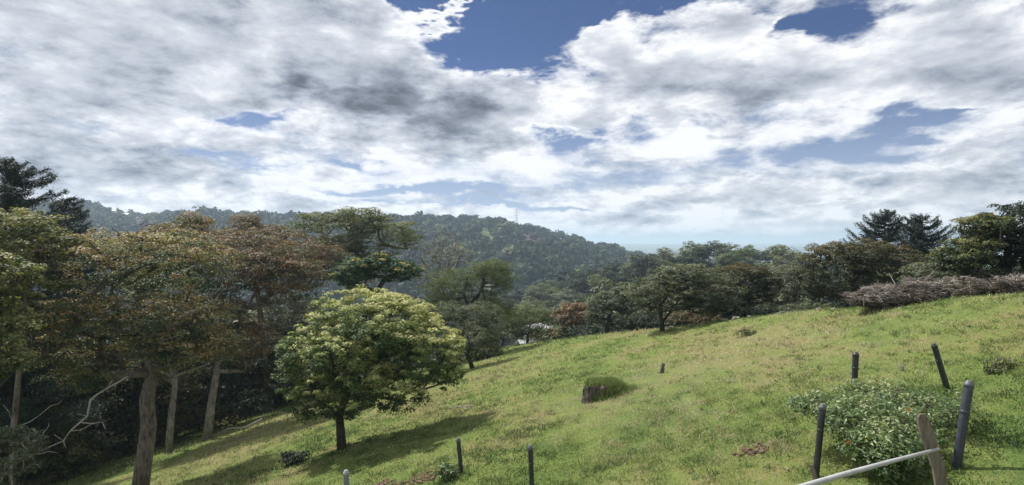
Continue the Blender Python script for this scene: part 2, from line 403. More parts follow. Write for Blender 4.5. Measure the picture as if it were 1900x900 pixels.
# ------------------------------------------------------------------ air
hz_m = bpy.data.materials.new('haze'); hz_m.use_nodes = True
gz = NT(hz_m.node_tree); gz.N.clear()
pv = gz.n('ShaderNodeVolumePrincipled'); pv.inputs['Color'].default_value = (.66, .82, 1.0, 1)
HAZE_D = 0.00030
pv.inputs['Density'].default_value = HAZE_D; pv.inputs['Anisotropy'].default_value = 0.35
oz = gz.n('ShaderNodeOutputMaterial'); gz.L.new(pv.outputs[0], oz.inputs['Volume'])
def box_obj(name, lo, hi, mat, parent=None):
    V = [(x, y, z) for x in (lo[0], hi[0]) for y in (lo[1], hi[1]) for z in (lo[2], hi[2])]
    f = [0, 1, 3, 2, 4, 6, 7, 5, 0, 4, 5, 1, 2, 3, 7, 6, 0, 2, 6, 4, 1, 5, 7, 3]
    return mesh_np(name, V, f, [4] * 6, mat, parent)
gz_v = np.empty(len(ground.data.vertices) * 3, dtype=np.float32); ground.data.vertices.foreach_get('co', gz_v); gz_v = gz_v.reshape(-1, 3)
zlo, zhi = float(gz_v[:, 2].min()), float(gz_v[:, 2].max())
hb = box_obj('haze', (-15500, -15500, zlo - 1), (15500, 15500, max(zhi + 22, 30)), hz_m)
tag(hb, kind='stuff')

# ------------------------------------------------------------------ tubes and branches
def tube_arrays(paths, sides=6):
    """paths: list of (points Nx3, radii N). returns V, faces flat, sizes"""
    Vs, Fs, Sz, off = [], [], [], 0
    for P_, r_ in paths:
        P_ = np.asarray(P_, float); n = len(P_)
        tg = np.gradient(P_, axis=0); tg /= np.linalg.norm(tg, axis=1, keepdims=True) + 1e-9
        ref = np.array([0.13, 0.97, 0.21]) if abs(tg[0][2]) > .5 else np.array([0.1, 0.2, 0.97])
        a = np.cross(tg, ref); a /= np.linalg.norm(a, axis=1, keepdims=True) + 1e-9
        b = np.cross(tg, a)
        ph = np.arange(sides) / sides * 2 * np.pi
        ring = P_[:, None, :] + np.asarray(r_)[:, None, None] * (np.cos(ph)[None, :, None] * a[:, None, :] + np.sin(ph)[None, :, None] * b[:, None, :])
        Vs.append(ring.reshape(-1, 3))
        i = np.arange(n - 1)[:, None]; j = np.arange(sides)[None, :]; j2 = (j + 1) % sides
        q = np.stack([i * sides + j, i * sides + j2, (i + 1) * sides + j2, (i + 1) * sides + j], -1).reshape(-1, 4) + off
        Fs.append(q.ravel()); Sz += [4] * len(q)
        Fs.append(np.arange(sides)[::-1] + off); Sz.append(sides)
        Fs.append(np.arange(sides) + off + (n - 1) * sides); Sz.append(sides)
        off += n * sides
    return np.vstack(Vs), np.concatenate(Fs), Sz
def tubes(name, paths, mat, parent=None, sides=6, smooth=True):
    V, f, s = tube_arrays(paths, sides)
    return mesh_np(name, V, f, s, mat, parent, smooth=smooth)

def skeleton(trunk, rad, anchors, rs, min_r=0.012, wiggle=.08):
    """grow limbs from the trunk polyline to every anchor; returns tube paths"""
    nodes = [np.array(p, float) for p in trunk]; par = [-1] + list(range(len(trunk) - 1))
    nt = len(nodes); top = nodes[-1]
    order = np.argsort(np.linalg.norm(anchors - nodes[max(0, nt // 2)], axis=1))
    for a in anchors[order]:
        arr = np.array(nodes); k0 = max(1, int(nt * .45))
        dv = a - arr[k0:]; d = np.linalg.norm(dv, axis=1) + np.maximum(0, arr[k0:, 2] - a[2]) * 1.2
        k = k0 + int(np.argmin(d)); L = np.linalg.norm(a - nodes[k])
        n = max(1, int(L / 0.9)); prev = k; p0 = nodes[k]
        for i in range(1, n + 1):
            f = i / n
            p = p0 * (1 - f) + a * f + rs.normal(0, wiggle * min(L, 2), 3) * (1 if i < n else 0)
            p[2] -= 0.10 * L * math.sin(f * math.pi) * 0.6
            nodes.append(p); par.append(prev); prev = len(nodes) - 1
    w = np.zeros(len(nodes)); has = np.zeros(len(nodes), bool)
    for i in range(len(nodes) - 1, 0, -1):
        if not has[i]: w[i] += 1
        has[par[i]] = True; w[par[i]] += w[i]
    r = rad[0] * .8 * (w / w[0]) ** 0.48
    r = np.maximum(r, min_r)
    for i in range(nt): r[i] = rad[0] + (rad[1] - rad[0]) * i / max(1, nt - 1)
    paths = [(np.array(nodes[:nt]), r[:nt])]
    kids = {}
    for i in range(nt, len(nodes)): kids.setdefault(par[i], []).append(i)
    # chains
    stack = []
    for k in list(kids):
        if k < nt:
            for c in kids[k]: stack.append((k, c))
    while stack:
        k, c = stack.pop(); pts = [nodes[k], nodes[c]]; rr = [min(r[k], r[c] * 1.25), r[c]]
        cur = c
        while cur in kids:
            ks = sorted(kids[cur], key=lambda q: -w[q])
            for o_ in ks[1:]: stack.append((cur, o_))
            cur = ks[0]; pts.append(nodes[cur]); rr.append(r[cur])
        rr[-1] *= .5
        paths.append((np.array(pts), np.array(rr)))
    return paths

def leaf_arrays(C, N, size, rs, aspect=0.5, jitter=.5):
    """rhombic leaves: centres C, facing N"""
    n = len(C)
    N = N + rs.normal(0, jitter, (n, 3)); N /= np.linalg.norm(N, axis=1, keepdims=True) + 1e-9
    a = np.cross(N, rs.normal(0, 1, (n, 3))); a /= np.linalg.norm(a, axis=1, keepdims=True) + 1e-9
    b = np.cross(N, a)
    L = size * rs.uniform(.6, 1.3, (n, 1)); Wd = L * aspect * rs.uniform(.8, 1.2, (n, 1))
    V = np.stack([C - a * L * .5, C + b * Wd * .5 + N * L * .06, C + a * L * .5, C - b * Wd * .5 + N * L * .06], 1).reshape(-1, 3)
    f = np.arange(n * 4); return V, f, np.full(n, 4)

def lobe_points(lobes, n, rs, shell=.5, low=0.25):
    """points in a union of ellipsoids (x,y,z,rx,ry,rz), mostly near their upper shells"""
    vol = np.array([l[3] * l[4] * l[5] for l in lobes]) ** (2 / 3); vol /= vol.sum()
    out_, dirs = [], []
    while len(out_) < n:
        l = lobes[rs.choice(len(lobes), p=vol)]
        d = rs.normal(0, 1, 3); d /= np.linalg.norm(d)
        if d[2] < -0.1 and rs.random() > low: continue
        rr = shell + (1 - shell) * rs.random() ** .6
        out_.append(np.array(l[:3]) + d * rr * np.array(l[3:6])); dirs.append(d * rr)
    return np.array(out_), np.array(dirs)

def foliage(anchors, dirs, per, cr, flat, size, rs, tfun, aspect=.5, droop=0.0, up=.7, jitter=.45):
    """a clump of leaves round every anchor; t per leaf from tfun(dir, clump random, n)"""
    n = len(anchors)
    A_ = np.repeat(anchors, per, 0); Dd = np.repeat(dirs, per, 0)
    d = rs.normal(0, 1, (n * per, 3)); d /= np.linalg.norm(d, axis=1, keepdims=True)
    d[:, 2] = np.where(d[:, 2] < -.35, -d[:, 2], d[:, 2])
    crs = np.repeat(cr * rs.uniform(.6, 1.3, n), per)[:, None]
    rad = rs.uniform(.35, 1.0, (n * per, 1)) ** .6
    C = A_ + d * rad * crs * np.array([1, 1, flat])
    C[:, 2] -= droop * (rad[:, 0] ** 2) * crs[:, 0]
    N_ = d * np.array([1, 1, 1]) * .7 + np.array([0, 0, up]) + Dd * .3
    V, f, s = leaf_arrays(C, N_, size, rs, aspect, jitter)
    cl = np.repeat(rs.random(n), per)
    t = tfun(Dd, cl, d, rs)
    return V, f, s, np.clip(t, 0, 1)

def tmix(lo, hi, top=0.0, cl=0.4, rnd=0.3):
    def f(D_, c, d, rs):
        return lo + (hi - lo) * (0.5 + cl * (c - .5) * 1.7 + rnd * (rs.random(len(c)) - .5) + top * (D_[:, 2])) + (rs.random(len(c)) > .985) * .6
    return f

def tree(name, label, cat, base, trunk_rel, rad, lobes, leafm, barkm, n_anchor, per, cr, size, tf, seed,
         flat=.55, aspect=.5, shell=.5, low=.25, group=None, extra_bare=0, droop=0, wiggle=.08, up=.7, jitter=.45, min_r=.012, limbs=True):
    rs = np.random.default_rng(seed)
    root = empty(name, base); tag(root, label, cat, group)
    A_, D_ = lobe_points(lobes, n_anchor, rs, shell, low)
    if limbs:
        sub = A_[rs.permutation(len(A_))[:min(len(A_), 170)]]
        # limbs end just inside the clumps
        paths = skeleton(trunk_rel, rad, sub, rs, min_r, wiggle)
        if extra_bare:
            for i in range(extra_bare):
                p = paths[1 + rs.integers(len(paths) - 1)][0]
                q0 = p[-1]; dirn = rs.normal(0, 1, 3); dirn[2] = abs(dirn[2]) * .4; dirn /= np.linalg.norm(dirn)
                L = rs.uniform(.3, .8); pts = [q0 + dirn * L * k / 4 + rs.normal(0, .015, 3) * k for k in range(5)]
                paths.append((np.array(pts), np.linspace(min_r * 1.4, min_r * .5, 5)))
        tubes('trunk', paths, barkm, root, 6)
    else:
        tubes('trunk', [(np.array(trunk_rel), np.linspace(rad[0], rad[1], len(trunk_rel)))], barkm, root, 7)
    V, f, s, t = foliage(A_, D_, per, cr, flat, size, rs, tf, aspect, droop, up, jitter)
    mesh_np('crown', V, f, s, leafm, root, t=t)
    return root
def base_at(u, d, dz=0.0):
    x = (u - 950) / F * d; return Vector((x, d, Hs(x, d) - dz))
def rel(b, u, v, d): return np.array(at(u, v, d) - b)
def lobe(b, u0, u1, v0, v1, d, depth=None):
    """ellipsoid whose outline fills that window of the photograph at distance d"""
    c = rel(b, (u0 + u1) / 2, (v0 + v1) / 2, d); rx = (u1 - u0) / 2 / F * d; rz = (v1 - v0) / 2 / F * d
    return (c[0], c[1], c[2], rx, depth if depth else rx * .85, rz)

# ------------------------------------------------------------------ the trees one can tell apart
def trunk_px(b, pts, d):
    """trunk polyline through photograph points at distance d, starting just under the ground"""
    q = [rel(b, u, v, d) for u, v in pts]; q[0][2] = min(q[0][2], 0) - .15
    return q
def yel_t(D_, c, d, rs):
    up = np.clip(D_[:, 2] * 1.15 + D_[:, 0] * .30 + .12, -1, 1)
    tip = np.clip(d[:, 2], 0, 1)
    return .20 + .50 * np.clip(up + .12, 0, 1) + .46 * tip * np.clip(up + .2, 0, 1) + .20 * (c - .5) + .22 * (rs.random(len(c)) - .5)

# round tree in the middle of the slope
b = base_at(635, 22.0)
tr = [rel(b, 635, 838, 22), rel(b, 632, 800, 22), rel(b, 630, 770, 22), rel(b, 640, 740, 21.9), rel(b, 655, 690, 22), rel(b, 670, 620, 22)]
tr[0] = np.array([0, 0, -.2])
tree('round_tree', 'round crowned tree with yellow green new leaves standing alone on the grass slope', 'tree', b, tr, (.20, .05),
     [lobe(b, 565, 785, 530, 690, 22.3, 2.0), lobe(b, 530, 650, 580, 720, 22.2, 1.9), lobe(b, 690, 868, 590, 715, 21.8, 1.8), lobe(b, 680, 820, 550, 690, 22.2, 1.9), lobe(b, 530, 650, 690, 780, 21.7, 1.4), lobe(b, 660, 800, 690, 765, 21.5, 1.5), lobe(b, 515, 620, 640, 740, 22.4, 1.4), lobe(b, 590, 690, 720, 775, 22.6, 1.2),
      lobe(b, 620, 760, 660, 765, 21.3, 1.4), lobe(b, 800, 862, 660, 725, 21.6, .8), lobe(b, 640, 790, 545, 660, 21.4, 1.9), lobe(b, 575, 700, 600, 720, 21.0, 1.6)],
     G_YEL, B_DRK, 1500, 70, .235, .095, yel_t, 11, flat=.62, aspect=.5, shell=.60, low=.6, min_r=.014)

# left wood: the near trees with trunks
b = base_at(262, 24.5)
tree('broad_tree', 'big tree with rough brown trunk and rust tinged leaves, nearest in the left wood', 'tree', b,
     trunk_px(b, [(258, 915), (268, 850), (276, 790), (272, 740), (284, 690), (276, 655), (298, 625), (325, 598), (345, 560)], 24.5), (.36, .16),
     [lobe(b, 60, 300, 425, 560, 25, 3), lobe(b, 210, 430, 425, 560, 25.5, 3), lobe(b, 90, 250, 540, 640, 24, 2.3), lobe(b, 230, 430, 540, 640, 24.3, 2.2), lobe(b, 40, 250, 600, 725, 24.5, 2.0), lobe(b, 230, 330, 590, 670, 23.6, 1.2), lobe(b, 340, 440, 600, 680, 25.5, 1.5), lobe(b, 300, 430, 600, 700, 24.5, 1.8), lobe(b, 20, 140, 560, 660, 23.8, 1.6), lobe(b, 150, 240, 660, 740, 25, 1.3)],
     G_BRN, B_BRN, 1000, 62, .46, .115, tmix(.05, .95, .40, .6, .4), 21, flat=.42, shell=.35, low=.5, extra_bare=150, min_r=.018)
b = base_at(388, 37)
tree('slender_tree', 'slender tree with pale streaked trunk and reddish brown crown behind the big brown trunk', 'tree', b,
     trunk_px(b, [(384, 806), (392, 750), (402, 690), (410, 640), (420, 590)], 37), (.30, .13),
     [lobe(b, 330, 560, 425, 560, 37.5, 3.6), lobe(b, 300, 470, 540, 650, 37, 3), lobe(b, 440, 600, 450, 570, 38, 3.2), lobe(b, 390, 520, 590, 690, 38, 2.4)],
     G_RED, B_PAL, 700, 64, .62, .155, tmix(.0, .95, .2, .5, .4), 22, flat=.42, shell=.35, low=.5, extra_bare=110, min_r=.022)
b = base_at(312, 36)
tree('slender_tree', 'thin leaning tree with dull trunk between the brown trunk and the pale trunk', 'tree', b,
     trunk_px(b, [(312, 824), (318, 770), (325, 710), (312, 660), (300, 610)], 36), (.24, .1),
     [lobe(b, 240, 400, 470, 600, 36, 3), lobe(b, 250, 400, 580, 680, 35.5, 2.2)],
     G_OLV, B_PAL, 330, 60, .6, .155, tmix(.1, .7, .1, .5, .4), 23, flat=.45, shell=.3, low=.5, extra_bare=30, min_r=.022)
b = base_at(497, 52)
tree('grey_tree', 'thin grey twiggy tree in the shade just left of the round tree', 'tree', b,
     trunk_px(b, [(497, 752), (495, 720), (490, 690), (500, 640)], 52), (.26, .1),
     [lobe(b, 430, 570, 585, 710, 52, 3), lobe(b, 470, 600, 540, 620, 52.5, 3), lobe(b, 480, 560, 660, 740, 51, 2)],
     G_GRY, B_GRY, 360, 60, .8, .17, tmix(.1, .8, .1, .5, .4), 24, flat=.45, shell=.3, low=.5, extra_bare=140, min_r=.028)
b = base_at(640, 56)
tree('tall_tree', 'tall olive green tree with layered crown rising behind the round tree', 'tree', b,
     trunk_px(b, [(640, 735), (645, 640), (650, 560), (660, 500), (665, 450)], 56), (.42, .16),
     [lobe(b, 540, 700, 388, 470, 56, 4), lobe(b, 640, 780, 400, 490, 57, 4), lobe(b, 560, 690, 440, 540, 55, 3.6), lobe(b, 600, 720, 385, 430, 56, 3)],
     G_OLV, B_BRN, 520, 70, .85, .18, tmix(.1, .85, .2, .5, .3), 25, flat=.36, shell=.4, low=.4, extra_bare=40, min_r=.03)
b = base_at(500, 50)
tree('tall_tree', 'reddish brown topped tree in the middle of the left wood', 'tree', b,
     trunk_px(b, [(500, 760), (490, 640), (480, 560), (470, 500)], 50), (.4, .15),
     [lobe(b, 400, 540, 412, 500, 50, 4), lobe(b, 470, 640, 430, 540, 50, 4), lobe(b, 430, 480, 400, 440, 50, 1.6)],
     G_RED, B_BRN, 480, 64, .8, .18, tmix(.2, 1.0, .1, .5, .4), 26, flat=.42, shell=.4, low=.4, extra_bare=60, min_r=.028)
b = base_at(320, 46)
tree('tall_tree', 'rust brown tree top rising furthest back in the left wood', 'tree', b,
     trunk_px(b, [(320, 800), (330, 640), (340, 520)], 46), (.4, .15),
     [lobe(b, 260, 420, 412, 500, 46, 4), lobe(b, 335, 385, 396, 440, 46, 1.5), lobe(b, 180, 330, 440, 520, 46, 3.5)],
     G_BRN, B_BRN, 400, 64, .8, .18, tmix(.3, .95, .1, .5, .4), 27, flat=.42, shell=.4, low=.4, extra_bare=30, min_r=.028)
b = base_at(690, 44)
tree('domed_tree', 'tree with flat bright green domes tipped with yellow above the round tree', 'tree', b,
     trunk_px(b, [(680, 730), (688, 600), (700, 540), (715, 515)], 44), (.3, .14),
     [lobe(b, 690, 784, 484, 524, 44, 1.9), lobe(b, 615, 700, 478, 540, 44, 1.7), lobe(b, 680, 730, 472, 500, 43.6, 1.1)],
     G_BRI, B_DRK, 300, 60, .42, .17, (lambda D_, c, d, rs: .25 + .35 * np.clip(d[:, 2], 0, 1) + .2 * (rs.random(len(c)) - .5) + .5 * (c > .86)), 28, flat=.55, shell=.5, low=.5, extra_bare=60, min_r=.03)
b = base_at(838, 62)
tree('bare_tree', 'nearly leafless grey tree with fine twigs above the feathery tree', 'tree', b,
     trunk_px(b, [(830, 690), (825, 590), (822, 530), (832, 490), (845, 450)], 62), (.3, .1),
     [lobe(b, 780, 880, 430, 520, 62, 3.4), lobe(b, 770, 830, 480, 550, 62, 2.5)],
     G_GRY, B_PAL, 150, 12, 1.0, .18, tmix(.1, .8), 29, shell=.3, low=.5, extra_bare=60, min_r=.018)
b = base_at(868, 50)
tree('feathery_tree', 'tall feathery light green tree with crooked dark limbs in the middle of the view', 'tree', b,
     trunk_px(b, [(850, 670), (852, 610), (870, 570), (893, 540), (900, 510)], 50), (.28, .1),
     [lobe(b, 850, 965, 478, 560, 50, 3), lobe(b, 785, 880, 495, 575, 50.5, 2.6), lobe(b, 870, 960, 540, 620, 50, 2.6), lobe(b, 780, 860, 540, 610, 51, 2.4), lobe(b, 880, 945, 480, 530, 49, 2)],
     G_FTH, B_DRK, 760, 56, .60, .15, tmix(.1, .95, .3, .5, .3), 30, flat=.5, aspect=.3, shell=.35, low=.5, droop=.25, min_r=.028)
b = base_at(878, 40.5)
tree('leaning_tree', 'leaning dark trunked tree with grey feathery crown at the edge of the grass', 'tree', b,
     trunk_px(b, [(880, 688), (868, 660), (855, 635), (862, 610)], 40.5), (.17, .08),
     [lobe(b, 822, 930, 594, 652, 40.5, 1.9), lobe(b, 790, 870, 560, 605, 41.5, 1.6), lobe(b, 850, 935, 560, 610, 41.5, 1.6)],
     G_GRY, B_DRK, 330, 50, .42, .13, tmix(.05, .8, .3, .5, .3), 31, flat=.55, aspect=.35, shell=.45, low=.5, droop=.1, min_r=.022)
b = base_at(980, 58)
tree('feathery_bush', 'soft yellow green feathery bush along the far edge of the grass', 'bush', b,
     trunk_px(b, [(978, 640), (980, 620), (985, 600)], 58), (.15, .06),
     [lobe(b, 925, 1035, 566, 630, 58, 2.6)], G_FTH, B_DRK, 190, 60, .62, .19, tmix(.1, .9, .4, .4, .3), 32, flat=.55, aspect=.3, shell=.5, low=.6, min_r=.03)
b = base_at(1062, 56)
tree('red_bush', 'small red brown leaved bush between the feathery bush and the dark tree', 'bush', b,
     trunk_px(b, [(1062, 625), (1060, 600), (1058, 585)], 56), (.14, .06),
     [lobe(b, 1022, 1108, 562, 618, 56, 2.2)], G_RED, B_DRK, 160, 50, .5, .2, tmix(.3, 1.0, .3), 33, flat=.5, shell=.45, low=.5, min_r=.03)
b = base_at(1125, 47)
tree('dark_tree', 'low dark grey green tree left of the umbrella shaped tree', 'tree', b,
     trunk_px(b, [(1125, 625), (1128, 600), (1135, 575)], 47), (.2, .08),
     [lobe(b, 1080, 1165, 545, 612, 47, 2.0), lobe(b, 1110, 1200, 530, 590, 47.5, 1.8)], G_GRY, B_DRK, 260, 46, .45, .17, tmix(.0, .7, .3, .5), 34, flat=.45, shell=.4, low=.5, min_r=.025)
b = base_at(1230, 33.0)
tree('umbrella_tree', 'umbrella shaped grey green tree with thin trunk at the top edge of the grass', 'tree', b,
     trunk_px(b, [(1230, 622), (1228, 598), (1224, 570), (1240, 545)], 33.0), (.15, .07),
     [lobe(b, 1165, 1300, 505, 580, 33.2, 2.3), lobe(b, 1250, 1375, 505, 580, 33.2, 2.2), lobe(b, 1200, 1330, 490, 535, 33.2, 2), lobe(b, 1160, 1225, 530, 582, 33.2, 1.2), lobe(b, 1270, 1350, 555, 585, 33.4, 1.2)],
     G_GRY, B_DRK, 620, 56, .33, .11, tmix(.05, .8, .35, .5, .4), 35, flat=.4, shell=.4, low=.5, min_r=.018, extra_bare=40)
b = base_at(1325, 37.5)
tree('maroon_tree', 'dark maroon topped tree with short thick trunk right of the umbrella shaped tree', 'tree', b,
     trunk_px(b, [(1322, 592), (1325, 575), (1335, 550)], 37.5), (.24, .1),
     [lobe(b, 1300, 1440, 490, 560, 38, 2.3), lobe(b, 1290, 1400, 530, 585, 37.5, 2), lobe(b, 1370, 1440, 500, 580, 38, 1.6)],
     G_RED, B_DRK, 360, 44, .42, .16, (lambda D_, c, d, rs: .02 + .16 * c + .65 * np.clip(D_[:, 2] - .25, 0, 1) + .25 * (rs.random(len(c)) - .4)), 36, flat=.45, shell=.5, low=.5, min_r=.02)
b = base_at(1455, 37)
tree('grey_bush', 'thin grey twiggy bush left of the big dark maroon bush', 'bush', b,
     trunk_px(b, [(1455, 580), (1455, 560), (1458, 540)], 37), (.1, .05),
     [lobe(b, 1400, 1510, 505, 580, 37, 1.8), lobe(b, 1420, 1500, 490, 540, 37.5, 1.4)], G_GRY, B_GRY, 230, 34, .4, .13, tmix(.1, .8, .2, .5), 37, flat=.55, shell=.3, low=.6, min_r=.014, extra_bare=80)
b = base_at(1590, 32)
tree('maroon_bush', 'big rounded dark maroon and green bush at the top of the slope', 'bush', b,
     trunk_px(b, [(1590, 575), (1590, 550), (1585, 520)], 32), (.25, .1),
     [lobe(b, 1478, 1610, 448, 560, 32, 2.0), lobe(b, 1580, 1715, 455, 560, 32.5, 2.0), lobe(b, 1530, 1660, 445, 510, 32.3, 2), lobe(b, 1660, 1740, 490, 560, 32, 1.5)],
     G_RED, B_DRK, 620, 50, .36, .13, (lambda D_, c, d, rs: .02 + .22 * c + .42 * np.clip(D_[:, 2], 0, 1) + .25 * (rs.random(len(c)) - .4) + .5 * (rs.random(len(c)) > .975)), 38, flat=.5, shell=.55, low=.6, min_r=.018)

def conifer(name, label, b, height, spread, seed, n=95, up=.25, lowcut=.12, dens=1.0, mat=G_CON, lean=0.0, leaf=.13, gap=.0):
    """feathered branches round a straight stem, tips sweeping up"""
    rs = np.random.default_rng(seed)
    root = empty(name, b); tag(root, label, 'tree')
    stem = [np.array([lean * k / 6 * height + rs.normal(0, .03), rs.normal(0, .03), height * k / 6 - (.2 if k == 0 else 0)]) for k in range(7)]
    paths = [(np.array(stem), np.linspace(height * .024, .015, 7))]
    Cs, Ns, Tt = [], [], []
    for i in range(n):
        f = lowcut + (1 - lowcut) * (i / n) ** .9
        z = height * f; L = spread * ((1 - f) ** .55 * .95 + .07) * rs.uniform(.55, 1.15)
        a = rs.uniform(0, 2 * np.pi); p0 = np.array([lean * f * height, 0, z])
        dr = np.array([math.cos(a), math.sin(a), 0])
        k = 7; pts = []
        for j in range(k):
            g = j / (k - 1)
            pts.append(p0 + dr * L * g + np.array([0, 0, L * (up * g + .35 * up * g * g * 2 - .12 * math.sin(g * 3.1))]))
        pts = np.array(pts); paths.append((pts, np.linspace(.02 + .012 * L, .006, k)))
        m = int(300 * dens * L)
        g = rs.random(m) ** .75; seg = np.clip((g * (k - 1)).astype(int), 0, k - 2); fr = g * (k - 1) - seg
        c = pts[seg] * (1 - fr[:, None]) + pts[seg + 1] * fr[:, None]
        wd = .14 * L * (1 - g * .65) + .04
        side = np.array([-dr[1], dr[0], 0])
        q = rs.normal(0, 1, m) * wd
        c = c + side * q[:, None] + np.array([0, 0, 1]) * (rs.normal(0, .07, m) - np.abs(q) * .12)[:, None] + dr * (np.abs(q) * .4)[:, None]
        Cs.append(c); Ns.append(np.tile([0, 0, 1.0], (m, 1)) + dr * .2); Tt.append(np.clip(.15 + .5 * g + rs.normal(0, .15, m), 0, 1))
    tubes('trunk', paths, B_DRK, root, 5)
    C = np.vstack(Cs); V, f, s = leaf_arrays(C, np.vstack(Ns), leaf, rs, .4, .55)
    mesh_np('crown', V, f, s, mat, root, t=np.concatenate(Tt))
    return root
b = base_at(1642, 46, .5); conifer('cypress_tree', 'dark cypress with wide drooping tiers, left of the pair on the right', b, float(at(1642, 393, 46).z - b.z), 5.2, 41, 210, up=.24, leaf=.11)
b = base_at(1712, 44, .5); conifer('cypress_tree', 'dark cypress with pointed top, right of the pair on the right', b, float(at(1712, 402, 44).z - b.z), 4.4, 42, 210, up=.27, leaf=.11)
b = base_at(15, 33, .5); conifer('dark_conifer', 'dark conifer with long upswept branches at the left edge', b, float(at(0, 296, 33).z - b.z), 7.2, 43, 190, up=.12, lowcut=.25)
b = base_at(128, 40, .5); conifer('dark_conifer', 'small dark conifer whose tip stands in front of the far ridge at the left', b, float(at(128, 366, 40).z - b.z), 4.4, 44, 180, up=.10, lowcut=.35)

# right side
b = base_at(1870, 25)
tree('tall_dark_tree', 'tall dark leafy tree at the right edge behind the dead brush', 'tree', b,
     trunk_px(b, [(1872, 570), (1868, 500), (1872, 440), (1880, 400)], 25), (.24, .08),
     [lobe(b, 1835, 1960, 372, 450, 25, 1.5), lobe(b, 1795, 1900, 415, 480, 25, 1.3), lobe(b, 1830, 1990, 440, 540, 25, 1.7), lobe(b, 1780, 1850, 430, 500, 25.2, .9), lobe(b, 1900, 2050, 400, 500, 25, 1.7)],
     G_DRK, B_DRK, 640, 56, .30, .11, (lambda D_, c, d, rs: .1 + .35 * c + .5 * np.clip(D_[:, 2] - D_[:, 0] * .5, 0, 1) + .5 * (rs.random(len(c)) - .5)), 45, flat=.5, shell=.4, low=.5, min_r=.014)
b = base_at(1815, 24)
tree('yellow_leaved_tree', 'tree with pale yellow green leaf tips beside the tall dark tree at right', 'tree', b,
     trunk_px(b, [(1815, 575), (1818, 520), (1822, 470)], 24), (.16, .06),
     [lobe(b, 1775, 1880, 398, 440, 24.3, 1.0), lobe(b, 1740, 1830, 445, 510, 24, 1.1), lobe(b, 1780, 1850, 440, 470, 24, .8)],
     G_OLV, B_BRN, 280, 50, .27, .11, tmix(-.15, .85, .35, .6, .5), 46, flat=.5, shell=.4, low=.5, min_r=.012)
b = base_at(1745, 24.5)
tree('low_bush', 'low grey green bush behind the dead brush pile', 'bush', b,
     trunk_px(b, [(1745, 560), (1745, 540), (1748, 520)], 24.5), (.1, .05),
     [lobe(b, 1680, 1790, 485, 550, 24.5, 1.2), lobe(b, 1760, 1900, 500, 560, 24, 1.3)], G_GRY, B_DRK, 260, 44, .28, .12, tmix(.1, .8, .3), 47, flat=.5, shell=.4, low=.6, min_r=.012)
b = base_at(2010, 26)
tree('low_bush', 'dark bush beyond the right edge of the brush pile', 'bush', b,
     trunk_px(b, [(2010, 560), (2010, 530), (2010, 500)], 26), (.12, .05),
     [lobe(b, 1890, 2120, 440, 560, 26, 2)], G_DRK, B_DRK, 260, 40, .4, .15, tmix(.1, .8, .3), 48, flat=.5, shell=.4, low=.6, min_r=.014)

# left edge
b = base_at(20, 22)
tree('pale_leaved_tree', 'leafy tree with large pale glossy leaves filling the left edge', 'tree', b,
     trunk_px(b, [(20, 960), (25, 800), (40, 640), (50, 520)], 22), (.13, .06),
     [lobe(b, -70, 105, 385, 455, 23, 1.7), lobe(b, 20, 150, 425, 490, 23, 1.4), lobe(b, -80, 60, 455, 560, 22.5, 1.6), lobe(b, -60, 90, 480, 600, 22, 1.4)],
     G_OLV, B_BRN, 400, 60, .36, .12, tmix(.25, 1.1, .35, .5, .5), 49, flat=.5, shell=.45, low=.4, min_r=.014)
b = base_at(-20, 19)
tree('yellow_leaved_tree', 'yellow green tree with drooping leaves at the left edge below the pale leaves', 'tree', b,
     trunk_px(b, [(-20, 990), (-15, 850), (-5, 720), (0, 600)], 19), (.11, .05),
     [lobe(b, -100, 60, 460, 560, 19, 1.2), lobe(b, -80, 50, 550, 720, 19, 1.2)], G_OLV, B_BRN, 300, 40, .30, .15, tmix(.25, 1.0, .3, .5, .4), 50, flat=.6, shell=.4, low=.5, min_r=.013)
b = base_at(20, 18.5)
tree('grey_bush', 'pale grey green bush in the bottom left corner', 'bush', b,
     trunk_px(b, [(20, 930), (20, 900), (22, 860)], 18.5), (.07, .03),
     [lobe(b, -60, 70, 795, 900, 18.5, 1.0)], G_GRY, B_GRY, 170, 44, .22, .09, tmix(.2, .9, .2), 51, flat=.6, shell=.4, low=.6, min_r=.01, extra_bare=20)

# dead branch hanging from the big brown trunk, a part of that tree
bt = bpy.data.objects['broad_tree']; bb = np.array(bt.location)
def P3(u, v, d): return np.array(at(u, v, d)) - bb
dead = [([P3(262, 683, 24.3), P3(235, 700, 23.9), P3(200, 720, 23.6), P3(180, 732, 23.4), P3(168, 742, 23.3), P3(162, 772, 23.2), P3(130, 800, 23), P3(118, 818, 23), P3(76, 836, 22.8)], [.08, .07, .06, .06, .065, .055, .045, .04, .012]),
        ([P3(200, 720, 23.6), P3(212, 700, 23.7), P3(223, 684, 23.8)], [.05, .04, .02]),
        ([P3(152, 784, 23.1), P3(172, 786, 23.0), P3(190, 783, 23), P3(196, 798, 22.9)], [.04, .03, .03, .012]),
        ([P3(130, 800, 23), P3(150, 798, 22.9), P3(172, 786, 23.0)], [.03, .025, .02]),
        ([P3(118, 818, 23), P3(122, 832, 23)], [.04, .015]), ([P3(118, 818, 23), P3(100, 806, 22.9)], [.03, .008]), ([P3(162, 772, 23.2), P3(142, 768, 23.1)], [.03, .008])]
tubes('dead_branch', [(np.array(a_), np.array(r_) * .6) for a_, r_ in dead], B_GRY, bt, 6)
live = [([P3(290, 640, 24.5), P3(330, 600, 24), P3(345, 585, 23.9), P3(385, 568, 23.7)], [.16, .15, .12, .06]),
        ([P3(280, 672, 24.4), P3(320, 700, 24.2), P3(345, 690, 24), P3(385, 676, 23.6)], [.05, .05, .05, .02])]
